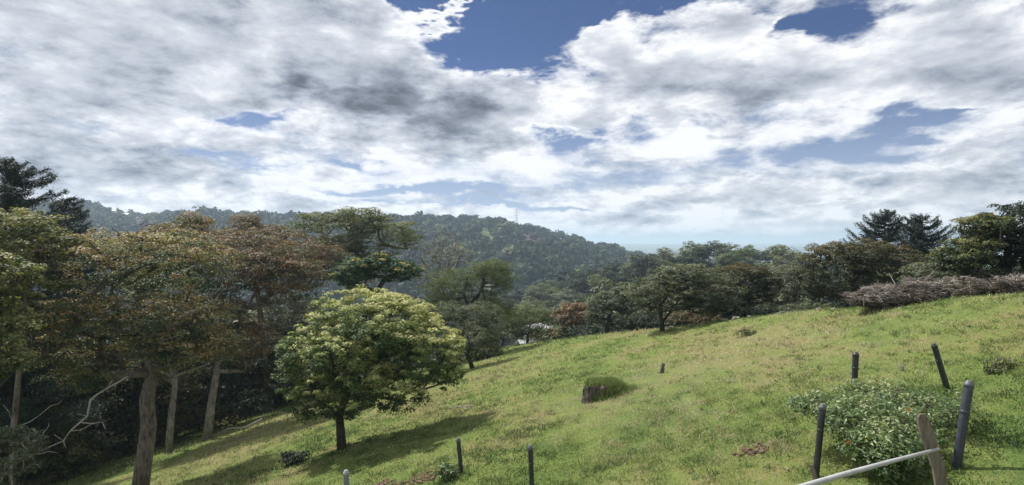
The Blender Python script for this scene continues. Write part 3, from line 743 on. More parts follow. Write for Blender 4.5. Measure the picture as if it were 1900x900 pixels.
tubes('limb', [(np.array(a_), np.array(r_)) for a_, r_ in live], B_PAL, bt, 7)

# ---- shared crowns for the trees behind
def proto_tree(kind, seed, h, r, mat, bark, n_anchor, per, cr, size, tf, lobes=None, flat=.5, skirt=0):
    rs = np.random.default_rng(seed)
    if lobes is None:
        lobes = []
        for i in range(6):
            a = rs.uniform(0, 6.28); q = r * rs.uniform(.25, .6)
            lobes.append((q * math.cos(a), q * math.sin(a), h * rs.uniform(.5, .85), r * rs.uniform(.35, .6), r * rs.uniform(.35, .6), h * rs.uniform(.12, .24)))
        lobes.append((0, 0, h * .6, r * .7, r * .7, h * .3))
        for i in range(skirt): lobes.append((rs.normal(0, r * .4), rs.normal(0, r * .4), h * .22, r * .55, r * .55, h * .22))
    A_, D_ = lobe_points(lobes, n_anchor, rs, .5, .4)
    lim = skeleton([(0, 0, -.8), (0, 0, h * .3), (rs.normal(0, .2), rs.normal(0, .2), h * .6)], (h * .022, h * .012), A_[:60], rs, h * .0022)
    Vt, ft, st = tube_arrays(lim, 5)
    V, f, s, t = foliage(A_, D_, per, cr, flat, size, rs, tf)
    root = empty(kind, (0, 0, 0))
    tubes('trunk', lim, bark, root, 5); mesh_np('crown', V, f, s, mat, root, t=t)
    return root
def copy_tree(o):
    c = o.copy(); COL.objects.link(c)
    for ch in o.children:
        k = ch.copy(); COL.objects.link(k); k.parent = c
    return c
def plant(protos, pts, group, labels, cat='tree', sc=(.8, 1.2), sink=0.0, seed=1, zones=None, rows=('nearest row', 'middle row', 'furthest row')):
    """pts: (x, y[, scale]) ; the first use of each proto moves the proto itself"""
    rs = np.random.default_rng(seed); used = set()
    made = []
    for i, p in enumerate(pts):
        k = p[3] if len(p) > 3 else rs.integers(len(protos))
        pr = protos[k]
        o = pr if (k not in used) else copy_tree(pr)
        used.add(k)
        s = (p[2] if len(p) > 2 and p[2] else 1) * rs.uniform(*sc)
        o.location = (p[0], p[1], Hs(p[0], p[1]) - sink * s); o.rotation_euler = (0, 0, rs.uniform(0, 6.28)); o.scale = (s * rs.uniform(.9, 1.15), s * rs.uniform(.9, 1.15), s)
        tag(o, labels[k] if isinstance(labels, (list, tuple)) else labels, cat, group)
        made.append((o, k, 950 + F * p[0] / p[1], p[1], s))
    if zones:
        ds = sorted(q[3] for q in made); d1, d2 = ds[len(ds) // 3], ds[2 * len(ds) // 3]; sm = sorted(q[4] for q in made)[len(made) // 2]
        by = {}
        for o, k, u, d, s in made:
            z = [t_ for lim, t_ in zones if u < lim][0]
            row = rows[0] if d < d1 else rows[1] if d < d2 else rows[2]
            by.setdefault(f"{'small' if s < sm else 'large'} {labels[k]} {z}, {row}", []).append((u, o))
        od = ['leftmost', 'second from left', 'third from left', 'fourth from left', 'fifth from left', 'sixth from left', 'seventh from left']
        for lab, q in by.items():
            q.sort(key=lambda a: a[0])
            for i, (u, o) in enumerate(q): o['label'] = lab if len(q) == 1 else lab + ', ' + od[min(i, 6)]
    for k, pr in enumerate(protos):
        if k not in used:
            for ch in list(pr.children): bpy.data.objects.remove(ch)
            bpy.data.objects.remove(pr)

# dark understorey of the left wood (fills the shade behind the trunks)
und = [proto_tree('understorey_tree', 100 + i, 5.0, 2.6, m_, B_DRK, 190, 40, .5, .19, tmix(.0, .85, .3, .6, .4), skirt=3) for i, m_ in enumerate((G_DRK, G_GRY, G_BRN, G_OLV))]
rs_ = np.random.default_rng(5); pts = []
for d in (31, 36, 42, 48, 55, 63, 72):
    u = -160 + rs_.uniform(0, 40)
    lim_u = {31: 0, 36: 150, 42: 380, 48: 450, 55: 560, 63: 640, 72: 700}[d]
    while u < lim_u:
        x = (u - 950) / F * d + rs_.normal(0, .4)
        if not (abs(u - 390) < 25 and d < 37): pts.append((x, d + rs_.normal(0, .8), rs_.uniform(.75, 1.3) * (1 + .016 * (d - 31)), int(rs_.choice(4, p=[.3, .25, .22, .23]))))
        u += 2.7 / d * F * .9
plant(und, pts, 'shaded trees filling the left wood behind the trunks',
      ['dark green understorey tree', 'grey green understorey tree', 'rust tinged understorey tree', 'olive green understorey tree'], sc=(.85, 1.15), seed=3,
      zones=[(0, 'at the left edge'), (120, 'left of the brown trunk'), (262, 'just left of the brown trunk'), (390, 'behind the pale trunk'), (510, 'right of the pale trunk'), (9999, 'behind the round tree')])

# trees between the slope's edge and the valley, centre and right
mid_m = [(G_GRY, 'greyish green tree below the far edge of the grass slope'), (G_OLV, 'olive green tree below the far edge of the grass slope'), (G_DRK, 'dark green tree below the far edge of the grass slope'), (G_BRN, 'brown tinged tree below the far edge of the grass slope')]
mid = [proto_tree('slope_tree', 120 + i, 7, 3.6, m_[0], B_DRK, 210, 40, .7, .26, tmix(.05, .85, .3, .6, .4), skirt=2) for i, m_ in enumerate(mid_m)]
pts = []
for (u, v, d, s, k) in [(930, 575, 75, .9, 0), (1050, 560, 90, 1.1, 0), (1085, 540, 95, 1.2, 1), (1110, 535, 72, 1.0, 0), (1150, 520, 80, 1.1, 3), (1180, 500, 75, 1.1, 0), (1205, 495, 95, 1.3, 1),
                        (1250, 490, 70, 1.1, 3), (1290, 488, 65, 1.1, 0), (1330, 490, 80, 1.2, 1), (1380, 482, 60, 1.0, 2), (1400, 478, 52, .9, 2), (1430, 485, 62, 1.0, 0), (1470, 490, 58, .9, 0), (1500, 478, 48, .9, 2),
                        (1190, 540, 60, .9, 0), (1270, 560, 50, .8, 2), (1390, 560, 45, .7, 2), (1440, 520, 46, .8, 0), (1100, 590, 66, .8, 2), (1160, 590, 58, .8, 2), (1230, 580, 52, .8, 2), (1020, 600, 70, .7, 0),
                        (1620, 480, 42, .9, 2), (1760, 470, 36, .8, 2), (1680, 480, 40, .9, 0), (1830, 450, 34, .9, 2), (1960, 430, 34, 1.0, 2), (2060, 430, 34, 1.0, 2), (900, 600, 68, .9, 1), (760, 560, 70, 1.2, 0), (720, 600, 62, 1.0, 2), (800, 610, 75, 1.1, 0), (690, 640, 55, .8, 2), (760, 640, 60, .8, 2), (570, 640, 60, 1., 2)]:
    x = (u - 950) / F * d; z0 = Hs(x, d); top = (450 - v) / F * d
    h = max(2.5, min(top - z0, 14)); pts.append((x, d, h / 7 / 1.12, k))
plant(mid, pts, 'trees below the far edge of the grass slope', [m_[1].split(' below')[0] for m_ in mid_m], sc=(.97, 1.03), seed=4,
      zones=[(880, 'behind the round tree'), (1060, 'behind the feathery bush'), (1180, 'behind the dark grey green tree'), (1310, 'behind the umbrella tree'), (1450, 'behind the maroon tree'), (1640, 'behind the maroon bush'), (9999, 'behind the brush heap')])

# valley side: wooded spur, trees one by one
vm_ = [(G_GRY, 'grey green'), (G_OLV, 'light olive green'), (G_DRK, 'dark green'), (G_WOOD, 'deep green'), (G_FTH, 'pale green')]
val = [proto_tree('forest_tree', 140 + i, 10, 5, m_[0], B_DRK, 170, 28, 1.15, .52, tmix(.1, .9, .35, .6, .4), skirt=3) for i, m_ in enumerate(vm_)]
rs_ = np.random.default_rng(9); pts = []
tries = 0
while len(pts) < 185 and tries < 9000:
    tries += 1
    u = rs_.uniform(830, 1560); d = rs_.uniform(110, 300)
    x = (u - 950) / F * d
    if u > 1180 and d > 245: continue
    if 950 < u < 1045 and d < 172: continue
    if any((x - p[0]) ** 2 + (d - p[1]) ** 2 < (5.2 + .012 * d) ** 2 for p in pts): continue
    pts.append((x, d, rs_.uniform(.65, 1.25), int(rs_.choice(5, p=[.2, .22, .22, .22, .14]))))
plant(val, pts, 'trees on the wooded side of the valley', [m_[1] + ' tree' for m_ in vm_], sc=(.8, 1.0), seed=6,
      zones=[(930, 'above the feathery tree'), (1030, 'around the white shed'), (1120, 'above the red brown bush'), (1240, 'left of the umbrella tree top'), (1380, 'above the umbrella tree'), (1470, 'above the grey bush'), (9999, 'beside the maroon bush')])

# ---- the far wood that reads as one mass
def wood_variants():
    vs = []
    for i in range(7):
        rs = np.random.default_rng(200 + i); n = 120
        con = i >= 5
        if con:
            h = 13; z = rs.random(n) ** .8; a = rs.uniform(0, 6.28, n); r = 2.9 * (1 - z) * rs.uniform(.5, 1, n) + .2
            C = np.stack([r * np.cos(a), r * np.sin(a), 1 + z * h], 1); N_ = C * np.array([1, 1, 0]) + np.array([0, 0, 1.0])
        else:
            lobes = [(rs.normal(0, 1.8), rs.normal(0, 1.8), rs.uniform(4, 7.5), rs.uniform(2, 3.4), rs.uniform(2, 3.4), rs.uniform(1.6, 2.6)) for _ in range(4)] + [(0, 0, 5, 3.5, 3.5, 3.2)]
            C, D_ = lobe_points(lobes, n, rs, .8, .1); N_ = D_ + np.array([0, 0, .5])
        V, f, s = leaf_arrays(C, N_, 2.3 if not con else 1.8, rs, .75, .35)
        vs.append(V)
    return vs
def far_wood(name, pts, seed, mat=G_WOOD):
    vs = wood_variants(); rs = np.random.default_rng(seed)
    Vs, ts = [], []
    zs = H(pts[:, 0], pts[:, 1])
    for p, z0 in zip(pts, zs):
        k = rs.choice(7, p=[.19, .19, .19, .19, .19, .025, .025]); V = vs[k]
        s = rs.uniform(.6, 1.0) * (1 + (.9 if k < 5 else .15) * rs.random() ** 2.5) * (.9 + .0006 * min(p[1], 800)) * (.68 if p[1] > 690 else 1); a = rs.uniform(0, 6.28); ca, sa = math.cos(a), math.sin(a)
        W_ = V * s; W_ = np.stack([W_[:, 0] * ca - W_[:, 1] * sa, W_[:, 0] * sa + W_[:, 1] * ca, W_[:, 2]], 1)
        Vs.append(W_ + np.array([p[0], p[1], z0 - .8]))
        tone = np.clip(rs.random() ** 1.2 * .75 + 1.0 * float(fbm(p[0] * .02, p[1] * .02, 2, 88)) + .08, 0, 1) * (.5 if k >= 5 else 1)
        ts.append(np.clip(tone + rs.normal(0, .07, len(V) // 4), 0, 1))
    V = np.vstack(Vs); n = len(V)
    o = mesh_np(name, V, np.arange(n), np.full(n // 4, 4), mat, t=np.concatenate(ts))
    return tag(o, kind='stuff')
rs_ = np.random.default_rng(13)
N0 = 30000
y = rs_.uniform(250, 850, N0); u = rs_.uniform(-150, 1330, N0); x = (u - 950) / F * y
gy = fbm(x * .012, y * .008, 3, 77)
keep = ~((gy > .06) & (rs_.random(N0) > .15))
keep &= ~((u > 1170) & (rs_.random(N0) > .28))
keep &= ~((np.abs(u - 1010) < 46 + 10 * fbm(x * .03, y * .03, 2, 9)) & (y > 575) & (y < 745) & (rs_.random(N0) > .10))
keep &= rs_.random(N0) < (y / 850)            # even cover per square metre
x, y = x[keep], y[keep]
cell = {}; pp = []
for a_, b_ in zip(x, y):
    k = (int(a_ // 8.0), int(b_ // 8.0))
    if k in cell: continue
    cell[k] = 1; pp.append((a_, b_))
pp = np.array(pp); print('far wood trees', len(pp))
far_wood('far_forest', pp, 15)
y = rs_.uniform(900, 4500, 2600); u = rs_.uniform(1000, 1650, 2600); x = (u - 950) / F * y
kk = fbm(x * .004, y * .004, 3, 79) > -.02
far_wood('distant_woodland', np.stack([x[kk], y[kk]], 1), 16)

# single trees standing out along the ridge
rdg = [proto_tree('ridge_tree', 160, 11, 5, G_WOOD, B_DRK, 70, 16, 1.4, 1.1, tmix(.0, .5)), proto_tree('ridge_tree', 161, 13, 4, G_WOOD, B_DRK, 70, 16, 1.2, 1.0, tmix(.0, .5))]
pts = [((u - 950) / F * dd, dd, s, k) for u, dd, s, k in [(182, 740, 1.5, 1), (240, 745, 1.2, 1), (300, 745, 1.2, 0), (318, 748, 1.3, 0), (335, 745, 1.2, 0), (372, 745, 1.2, 0), (395, 748, 1.3, 1), (430, 745, 1.2, 0), (455, 748, 1.1, 0), (480, 745, 1.1, 0), (500, 745, 1.2, 0),
      (776, 745, 1.5, 1), (815, 748, 1.2, 0), (880, 745, 1.3, 0), (890, 748, 1.1, 0), (932, 745, 1.7, 0), (946, 748, 1.3, 0), (1006, 740, 1.4, 0), (1040, 742, .9, 0), (1080, 742, .9, 0), (1164, 738, .9, 0)]]
plant(rdg, pts, 'trees standing out along the far ridge', ['rounded tree standing on the skyline of the far ridge', 'narrow tall tree standing on the skyline of the far ridge'], sc=(.75, .95), seed=8)
od = ['leftmost', 'second', 'third', 'fourth', 'fifth', 'sixth', 'seventh', 'eighth', 'ninth', 'tenth', 'eleventh', 'twelfth', 'thirteenth', 'fourteenth', 'fifteenth', 'sixteenth', 'seventeenth', 'eighteenth', 'nineteenth', 'twentieth', 'rightmost']
rl = sorted([o for o in COL.objects if o.get('group') == 'trees standing out along the far ridge'], key=lambda o: o.location.x / o.location.y)
for i, o in enumerate(rl): o['label'] = od[i] + (' tree' if i in (0, 20) else ' tree from the left') + ' of those standing on the skyline of the far ridge'

# ------------------------------------------------------------------ grass
def tuft_mat():
    m, g = new_mat('grass_blades')
    a = g.n('ShaderNodeAttribute', attribute_name='t').outputs['Fac']
    c = ramp_node(g, a, [(0, (.035, .07, .022)), (.28, (.095, .155, .040)), (.5, (.165, .25, .062)), (.66, (.25, .285, .09)), (.80, (.30, .26, .12)), (1, (.52, .46, .29))])
    p = pbsdf(g, c, .6, .25)
    tr = g.n('ShaderNodeBsdfTranslucent'); g.L.new(c, tr.inputs[0])
    mx = g.n('ShaderNodeMixShader'); mx.inputs[0].default_value = .35
    g.L.new(p, mx.inputs[1]); g.L.new(tr.outputs[0], mx.inputs[2]); out(g, mx.outputs[0])
    return m
G_GRASS = tuft_mat()
def ground_z(x, y):
    """height of the ground sheet, small bumps included"""
    return H(x, y) + 0.12 * fbm(x * .9, y * .9, 3, 61) * (1 - sstep(40, 90, np.hypot(x, y)))
def blades(x, y, n_per, hgt, wid, lean, rs, t, spread=.06):
    n = len(x) * n_per
    X = np.repeat(x, n_per) + rs.normal(0, spread, n); Y = np.repeat(y, n_per) + rs.normal(0, spread, n)
    Z = np.repeat(ground_z(x, y), n_per) - .01
    h = np.repeat(hgt, n_per) * rs.uniform(.5, 1.25, n); a = rs.uniform(0, 6.28, n); b = rs.uniform(0, 6.28, n); w = np.repeat(wid, n_per)
    l = lean * h * rs.uniform(.2, 1.6, n)
    B = np.stack([X, Y, Z], 1); W_ = np.stack([np.cos(a) * w, np.sin(a) * w, 0 * a], 1)
    T_ = B + np.stack([np.cos(b) * l, np.sin(b) * l, h], 1)
    V = np.stack([B - W_, B + W_, T_], 1).reshape(-1, 3)
    return V, np.clip(np.repeat(t, n_per) + rs.normal(0, .09, n), 0, 1)
def straw_field(x, y):
    """0 lush .. 1 dry; streaks of cut dry grass lie across the right half of the slope"""
    f = fbm(x * .16 + 9, y * .10 + 4, 4, 91) * 1.5 + fbm(x * .9, y * .7, 3, 95) * .9 + fbm(x * 3.1, y * 2.4, 2, 97) * .7
    band = np.exp(-((x - (2.5 + .22 * (y - 10))) / 3.2) ** 2) * .46 + np.exp(-((x - 10.5) / 3.2) ** 2 - ((y - 19) / 6) ** 2) * .30
    return f + band - .10 * np.exp(-((x + 3) / 6) ** 2)
def build_grass():
    rs = np.random.default_rng(77); Vs, Ts = [], []
    for (r0, r1, n, npb, h0, w0) in ((4.2, 12, 95000, 5, .032, .0055), (12, 22, 90000, 5, .036, .009), (22, 38, 60000, 4, .048, .016), (38, 75, 26000, 4, .08, .035)):
        r = r0 * (r1 / r0) ** rs.random(n); th = rs.uniform(-.84, .98, n)
        x = r * np.sin(th); y = r * np.cos(th)
        k = (edge_s(x, y) < .9) & (x + .10 * y > -26)
        x, y = x[k], y[k]
        sf = straw_field(x, y); clump = fbm(x * 2.2, y * 2.2, 3, 101)
        hg = h0 * (1 + 1.5 * np.clip(clump * 3.0 - .05, -.25, 1.2)) * rs.uniform(.6, 1.4, len(x))
        t = .40 + 1.0 * sf + .24 * rs.normal(0, 1, len(x)) + .30 * fbm(x * .35, y * .35, 2, 103) + .85 * fbm(x * 1.6, y * 1.2, 3, 107) - .25 * np.clip(clump * 2, 0, .6)
        t = np.where(rs.random(len(x)) < .06, t + .35, t)
        V, tt = blades(x, y, npb, hg, np.full(len(x), w0), .9, rs, t, .05 + .002 * r1)
        Vs.append(V); Ts.append(tt)
    # taller weedy clumps and matted dry wisps
    n = 9000; r = 6.5 * (36 / 6.5) ** rs.random(n); th = rs.uniform(-.84, .98, n); x = r * np.sin(th); y = r * np.cos(th)
    k = (edge_s(x, y) < .6) & (x + .10 * y > -24) & (fbm(x * .5, y * .5, 2, 113) > -.06); x, y = x[k], y[k]
    dry = rs.random(len(x)) < .35
    V, tt = blades(x, y, 12, np.where(dry, .05, .085) * rs.uniform(.6, 1.5, len(x)), .004 + .00045 * np.hypot(x, y), 1.3, rs, np.where(dry, .88, .12 + .25 * rs.random(len(x))), .07)
    Vs.append(V); Ts.append(tt)
    V = np.vstack(Vs); n = len(V)
    o = mesh_np('grass', V, np.arange(n), np.full(n // 3, 3), G_GRASS, t=np.concatenate(Ts))
    return tag(o, kind='stuff')
build_grass()

# ------------------------------------------------------------------ simple materials
def plain(name, c, rough=.6, spec=.3, var=.25, scale=14, bstr=.3, metal=0.0):
    m, g = new_mat(name); tcn = g.n('ShaderNodeTexCoord').outputs['Object']
    n_ = g.noise(tcn, scale, 6, .65)
    col = g.mix(g.ss(n_, .3, .7), (*[q * (1 - var) for q in c], 1), (*[min(1, q * (1 + var)) for q in c], 1))
    out(g, pbsdf(g, col, rough, spec, bump(g, n_, bstr, .01), metal)); return m
M_TUBE = plain('black_plastic', (.030, .032, .040), .42, .5, .35)
M_TUBEG = plain('grey_plastic', (.16, .17, .19), .5, .4, .3)
M_CAP = plain('cap_grey', (.10, .105, .12), .5, .4, .2)
M_STONE = plain('stone', (.17, .155, .13), .9, .2, .4, 5, .8)
M_SOIL = plain('dug_soil', (.125, .085, .058), .95, .1, .45, 9, .9)
M_WHITE = plain('white_paint', (.62, .62, .60), .5, .4, .12)
M_ROOFW = plain('pale_roof', (.42, .42, .42), .5, .3, .2, 3)
M_ROOFR = plain('tile_roof', (.22, .10, .06), .8, .2, .3, 3)
M_DARKG = plain('dark_opening', (.02, .022, .025), .3, .5, .2)
M_STEEL = plain('galvanised_steel', (.30, .32, .35), .45, .5, .2, 8, .2)
M_BOARD = bark_mat('weathered_board', (.085, .068, .05), (.22, .19, .15), 7)
M_RAIL = plain('pale_rail', (.36, .36, .36), .38, .5, .15, 8, .2)

def lathe(name, prof, mat, parent=None, sides=16, origin=(0, 0, 0), axis=None, smooth=True):
    """profile of (radius, height) turned about Z (or about axis from origin)"""
    V = []
    zq = Vector(axis).normalized().to_track_quat('Z', 'Y').to_matrix() if axis is not None else Matrix.Identity(3)
    for r_, h_ in prof:
        for k in range(sides):
            a = k / sides * 2 * math.pi
            V.append(tuple(Vector(origin) + zq @ Vector((r_ * math.cos(a), r_ * math.sin(a), h_))))
    f, s = [], []
    for i in range(len(prof) - 1):
        for k in range(sides):
            k2 = (k + 1) % sides
            f += [i * sides + k, i * sides + k2, (i + 1) * sides + k2, (i + 1) * sides + k]; s.append(4)
    f += list(range(sides))[::-1]; s.append(sides); f += [(len(prof) - 1) * sides + k for k in range(sides)]; s.append(sides)
    return mesh_np(name, V, f, s, mat, parent, smooth=smooth)

# ------------------------------------------------------------------ fence posts of black plastic tube
def post(label, ub, d, ut, vt, r=.05, mat=M_TUBE, group='old fence posts standing on the slope', dt=0.0, cap=M_CAP, wear=None):
    x = (ub - 950) / F * d; b = Vector((x, d, float(ground_z(np.array([x]), np.array([d]))[0]) - .12))
    top = at(ut, vt, d + dt); ax = top - b; L = ax.length
    root = empty('fence_post', b); tag(root, label, 'fence post', group)
    lathe('pole', [(r, 0), (r * 1.02, L * .3), (r, L * .6), (r * 1.02, L - .11), (r, L - .10)], mat, root, 14, axis=ax)
    lathe('cap', [(r * 1.10, L - .10), (r * 1.10, L - .045), (r * .80, L - .035), (r * .75, L - .008), (r * .5, L)], cap, root, 14, axis=ax)
    lathe('collar', [(r * 1.07, L * .66), (r * 1.12, L * .665), (r * 1.12, L * .685), (r * 1.07, L * .69)], mat, root, 14, axis=ax)
    return root
post('pale grey capped post just showing at the bottom edge below the round tree', 645, 12.6, 642, 872, .055, M_TUBEG, cap=plain('light_cap', (.30, .31, .32)))
post('black post with grey cap beside the weed, right of the round tree shadow', 857, 14.8, 850, 812, .050)
post('black post with rounded grey top standing alone at the bottom middle', 988, 12.2, 984, 825, .050)
post('black post leaning right at the left side of the leafy shrub', 1512, 9.9, 1527, 749, .050)
post('short black post standing upright behind the leafy shrub', 1584, 13.3, 1588, 653, .062, cap=M_TUBE)
post('black post leaning to the left, furthest right behind the shrub', 1762, 12.3, 1732, 637, .055, cap=M_TUBE)
post('thick dark blue grey post leaning right, nearest beside the leafy shrub', 1772, 9.0, 1799, 706, .060, plain('blue_grey_plastic', (.045, .05, .068), .4, .5, .3))

# ------------------------------------------------------------------ wooden stake and pale rail
d = 7.0; x = (1738 - 950) / F * d
b = Vector((x, d, float(ground_z(np.array([x]), np.array([d]))[0]) - .15))
st_ = empty('wooden_stake', b); tag(st_, 'flat weathered wooden stake with rounded top in front of the leafy shrub', 'stake')
def board(name, pts, widths, th, mat, parent, wdir=Vector((1, 0, 0)), ndir=Vector((0, -1, 0))):
    """board of changing width along pts"""
    V, f, s = [], [], []
    for p, w in zip(pts, widths):
        for a, c in ((-1, -1), (1, -1), (1, 1), (-1, 1)):
            V.append(tuple(Vector(p) + wdir * a * w / 2 + ndir * c * th / 2))
    for i in range(len(pts) - 1):
        for k in range(4):
            k2 = (k + 1) % 4
            f += [i * 4 + k, i * 4 + k2, (i + 1) * 4 + k2, (i + 1) * 4 + k]; s.append(4)
    f += [3, 2, 1, 0]; s.append(4); n = (len(pts) - 1) * 4; f += [n, n + 1, n + 2, n + 3]; s.append(4)
    return mesh_np(name, V, f, s, mat, parent)
pp_ = [(1748, 912), (1741, 870), (1730, 835), (1720, 805), (1714, 785), (1711, 774), (1709, 768)]
pts_ = [at(u, v, d) - b for u, v in pp_]; pts_ = [Vector((pts_[0].x + .05, 0, 0))] + pts_
board('plank', pts_, [.16, .155, .155, .16, .18, .165, .12, .05], .035, M_BOARD, st_, Vector((1, .2, 0)).normalized())
o = tubes('rail', [(np.array([at(1742, 833, 6.94), at(1650, 857, 6.75), at(1560, 882, 6.58), at(1500, 900, 6.45), at(1400, 931, 6.25)]), [.018, .025, .031, .034, .036])], M_RAIL, None, 8)
tag(o, 'long pale rounded rail sloping down from the wooden stake', 'rail')
x = (1400 - 950) / F * 6.2; bz = float(ground_z(np.array([x]), np.array([6.2]))[0]) - .1
s2 = board('wooden_stake', [(x, 6.32, bz), tuple(at(1398, 925, 6.32))], [.1, .09], .03, M_BOARD, None)
tag(s2, 'wooden stake carrying the low end of the pale rail', 'stake')
x = (1522 - 950) / F * 6.85; bz = float(ground_z(np.array([x]), np.array([6.85]))[0]) - .1
s3 = board('pale_stick', [(x, 6.85, bz), tuple(at(1515, 893, 6.85)), tuple(at(1508, 872, 6.85)), tuple(at(1505, 862, 6.85))], [.07, .065, .05, .02], .02, M_BOARD, None)
tag(s3, 'short pale pointed stick at the foot of the left leaning post', 'stick')

# ------------------------------------------------------------------ leafy shrub between the posts
def shrub(name, label, cat, ub, d, lobes_px, leafm, n_anchor, per, cr, size, tf, seed, stems=10, aspect=.42, flat=.8, bm=B_BRN, depth=1.0):
    rs = np.random.default_rng(seed); b = base_at(ub, d); root = empty(name, b); tag(root, label, cat)
    lob = [lobe(b, *q[:4], q[4], q[5]) for q in lobes_px]
    A_, D_ = lobe_points(lob, n_anchor, rs, .35, .6)
    zb = np.array([float(ground_z(np.array([b.x + a[0]]), np.array([b.y + a[1]]))[0]) - b.z for a in A_]) + .05
    A_[:, 2] = np.maximum(A_[:, 2], zb)
    paths = []
    for i in range(stems):
        a = A_[rs.integers(len(A_))]; f0 = rs.uniform(.05, .35); q0 = np.array([a[0] * f0 + rs.normal(0, .1), a[1] * f0 + rs.normal(0, .1), 0])
        q0[2] = float(ground_z(np.array([b.x + q0[0]]), np.array([b.y + q0[1]]))[0]) - b.z - .05
        m = (q0 + a) / 2 + np.array([0, 0, .25]); paths.append((np.array([q0, (q0 + m) / 2 + rs.normal(0, .03, 3), m, (m + a) / 2 + np.array([0, 0, .08]), a]), np.array([.014, .012, .01, .007, .004])))
    tubes('stems', paths, bm, root, 5)
    V, f, s, t = foliage(A_, D_, per, cr, flat, size, rs, tf, aspect, .1, .8, .5)
    mesh_np('foliage', V, f, s, leafm, root, t=t)
    return root, A_, b
sh, A_, sb = shrub('leafy_shrub', 'sprawling leafy shrub with blue green leaves growing between the black posts', 'shrub', 1640, 9.9,
      [(1535, 1745, 740, 855, 9.8, .9), (1470, 1610, 728, 790, 10.8, .6), (1660, 1800, 722, 800, 10.6, .7), (1560, 1720, 785, 878, 9.3, .6), (1560, 1740, 712, 765, 11.4, .9), (1600, 1700, 800, 885, 9.0, .5)],
      G_BUSH, 680, 26, .17, .072, tmix(.0, .85, .4, .5, .6), 71, stems=150, flat=.9)
rs_ = np.random.default_rng(3); fl = []
V_, f_, s_ = [], [], []
for (u, v) in ((1684, 760), (1572, 820)):
    c = at(u, v, 9.25) - sb
    for k in range(5):
        a = k / 5 * 6.28; n0 = len(V_)
        for (q, w) in ((0, 0), (.02, -.012), (.034, 0), (.02, .012)):
            V_.append((c.x + math.cos(a) * q - math.sin(a) * w, c.y - .02, c.z + math.sin(a) * q + math.cos(a) * w))
        f_ += [n0, n0 + 1, n0 + 2, n0 + 3]; s_.append(4)
mesh_np('blossom', V_, f_, s_, plain('orange_petal', (.75, .22, .05), .5, .3, .1), sh)

# ------------------------------------------------------------------ dead brush pile
def brush(label, ub, d, lobes_px, n, seed, u0=None):
    rs = np.random.default_rng(seed); b = base_at(ub, d); root = empty('brush_pile', b); tag(root, label, 'brush pile')
    lob = [lobe(b, *q[:4], q[4], q[5]) for q in lobes_px]
    big = list(lob)
    for q in big:                      # bunches thrown on the heap
        for _ in range(9):
            a_ = rs.uniform(0, 6.28); k_ = rs.uniform(.2, .9)
            lob.append((q[0] + q[3] * k_ * math.cos(a_), q[1] + q[4] * k_ * math.sin(a_), q[2] + q[5] * (1 - k_ * k_) ** .5 * rs.uniform(.6, 1.0), q[3] * rs.uniform(.12, .25), q[4] * rs.uniform(.15, .3), q[5] * rs.uniform(.25, .42)))
    A_, D_ = lobe_points(lob, n, rs, .35, .35)
    lob = big
    dr = rs.normal(0, 1, (n, 3)) * np.array([1, .8, .45]) + np.array([.4, -.1, .05]) + D_ * .5; dr /= np.linalg.norm(dr, axis=1, keepdims=True)
    L = rs.uniform(.08, .34, n)[:, None]; sd = np.cross(dr, rs.normal(0, 1, (n, 3))); sd /= np.linalg.norm(sd, axis=1, keepdims=True); w = rs.uniform(.004, .011, n)[:, None]
    A2 = A_ + dr * L * .5 + np.array([0, 0, -.04])
    gz_ = ground_z(A2[:, 0] + b.x, A2[:, 1] + b.y) - b.z; A2[:, 2] = np.maximum(A2[:, 2], gz_ + .02)
    g1 = ground_z(A_[:, 0] + b.x, A_[:, 1] + b.y) - b.z; A1 = A_ - dr * L * .5; A1[:, 2] = np.maximum(A1[:, 2], g1 - .02)
    V = np.stack([A1 - sd * w, A1 + sd * w, A2 + sd * w * .4, A2 - sd * w * .4], 1).reshape(-1, 3)
    t = np.clip(.42 + .3 * D_[:, 2] + .7 * fbm(A_[:, 0] * 1.1, A_[:, 1] * 1.1 + A_[:, 2] * 2, 3, 5) + rs.normal(0, .2, n), 0, 1)
    mesh_np('stalks', V, np.arange(n * 4), np.full(n, 4), G_DRY, root, t=t)
    # the packed core of the heap
    Vc, Fc, Sc, off = [], [], [], 0
    for l in lob:
        nu, nv = 22, 10
        for i in range(nv + 1):
            for j in range(nu):
                a = j / nu * 6.283; e_ = (i / nv) * math.pi - math.pi / 2
                k = 1 + .16 * rs.normal()
                Vc.append((l[0] + l[3] * .82 * math.cos(e_) * math.cos(a) * k, l[1] + l[4] * .82 * math.cos(e_) * math.sin(a) * k, l[2] + l[5] * .8 * math.sin(e_) * k))
        for i in range(nv):
            for j in range(nu):
                j2 = (j + 1) % nu; Fc += [off + i * nu + j, off + i * nu + j2, off + (i + 1) * nu + j2, off + (i + 1) * nu + j]; Sc.append(4)
        off += (nv + 1) * nu
    mesh_np('litter', Vc, Fc, Sc, plain('dead_litter', (.05, .038, .03), .95, .05, .5, 12, 1.0), root)
    tg_ = []
    for i in range(22):
        k = rs.integers(n); p = A_[k]; q = p + dr[k] * rs.uniform(.5, 1.1); tg_.append((np.array([p - dr[k] * .3, p, q]), np.array([.014, .010, .004])))
    tubes('twigs', tg_, B_GRY, root, 4)
    return root
brush('long low heap of grey brown dead brush on the crest at the right', 1740, 20,
      [(1572, 1690, 536, 574, 21, .8), (1640, 1780, 526, 572, 20.5, .9), (1730, 1850, 515, 568, 20, .95), (1820, 1980, 508, 562, 19, .95), (1600, 1680, 528, 560, 21.5, .7), (1680, 1750, 516, 550, 21, .7)], 30000, 81)
brush('small dead brush heap beyond the right end of the long heap', 2040, 17, [(1950, 2140, 530, 590, 17, .8)], 4000, 82)

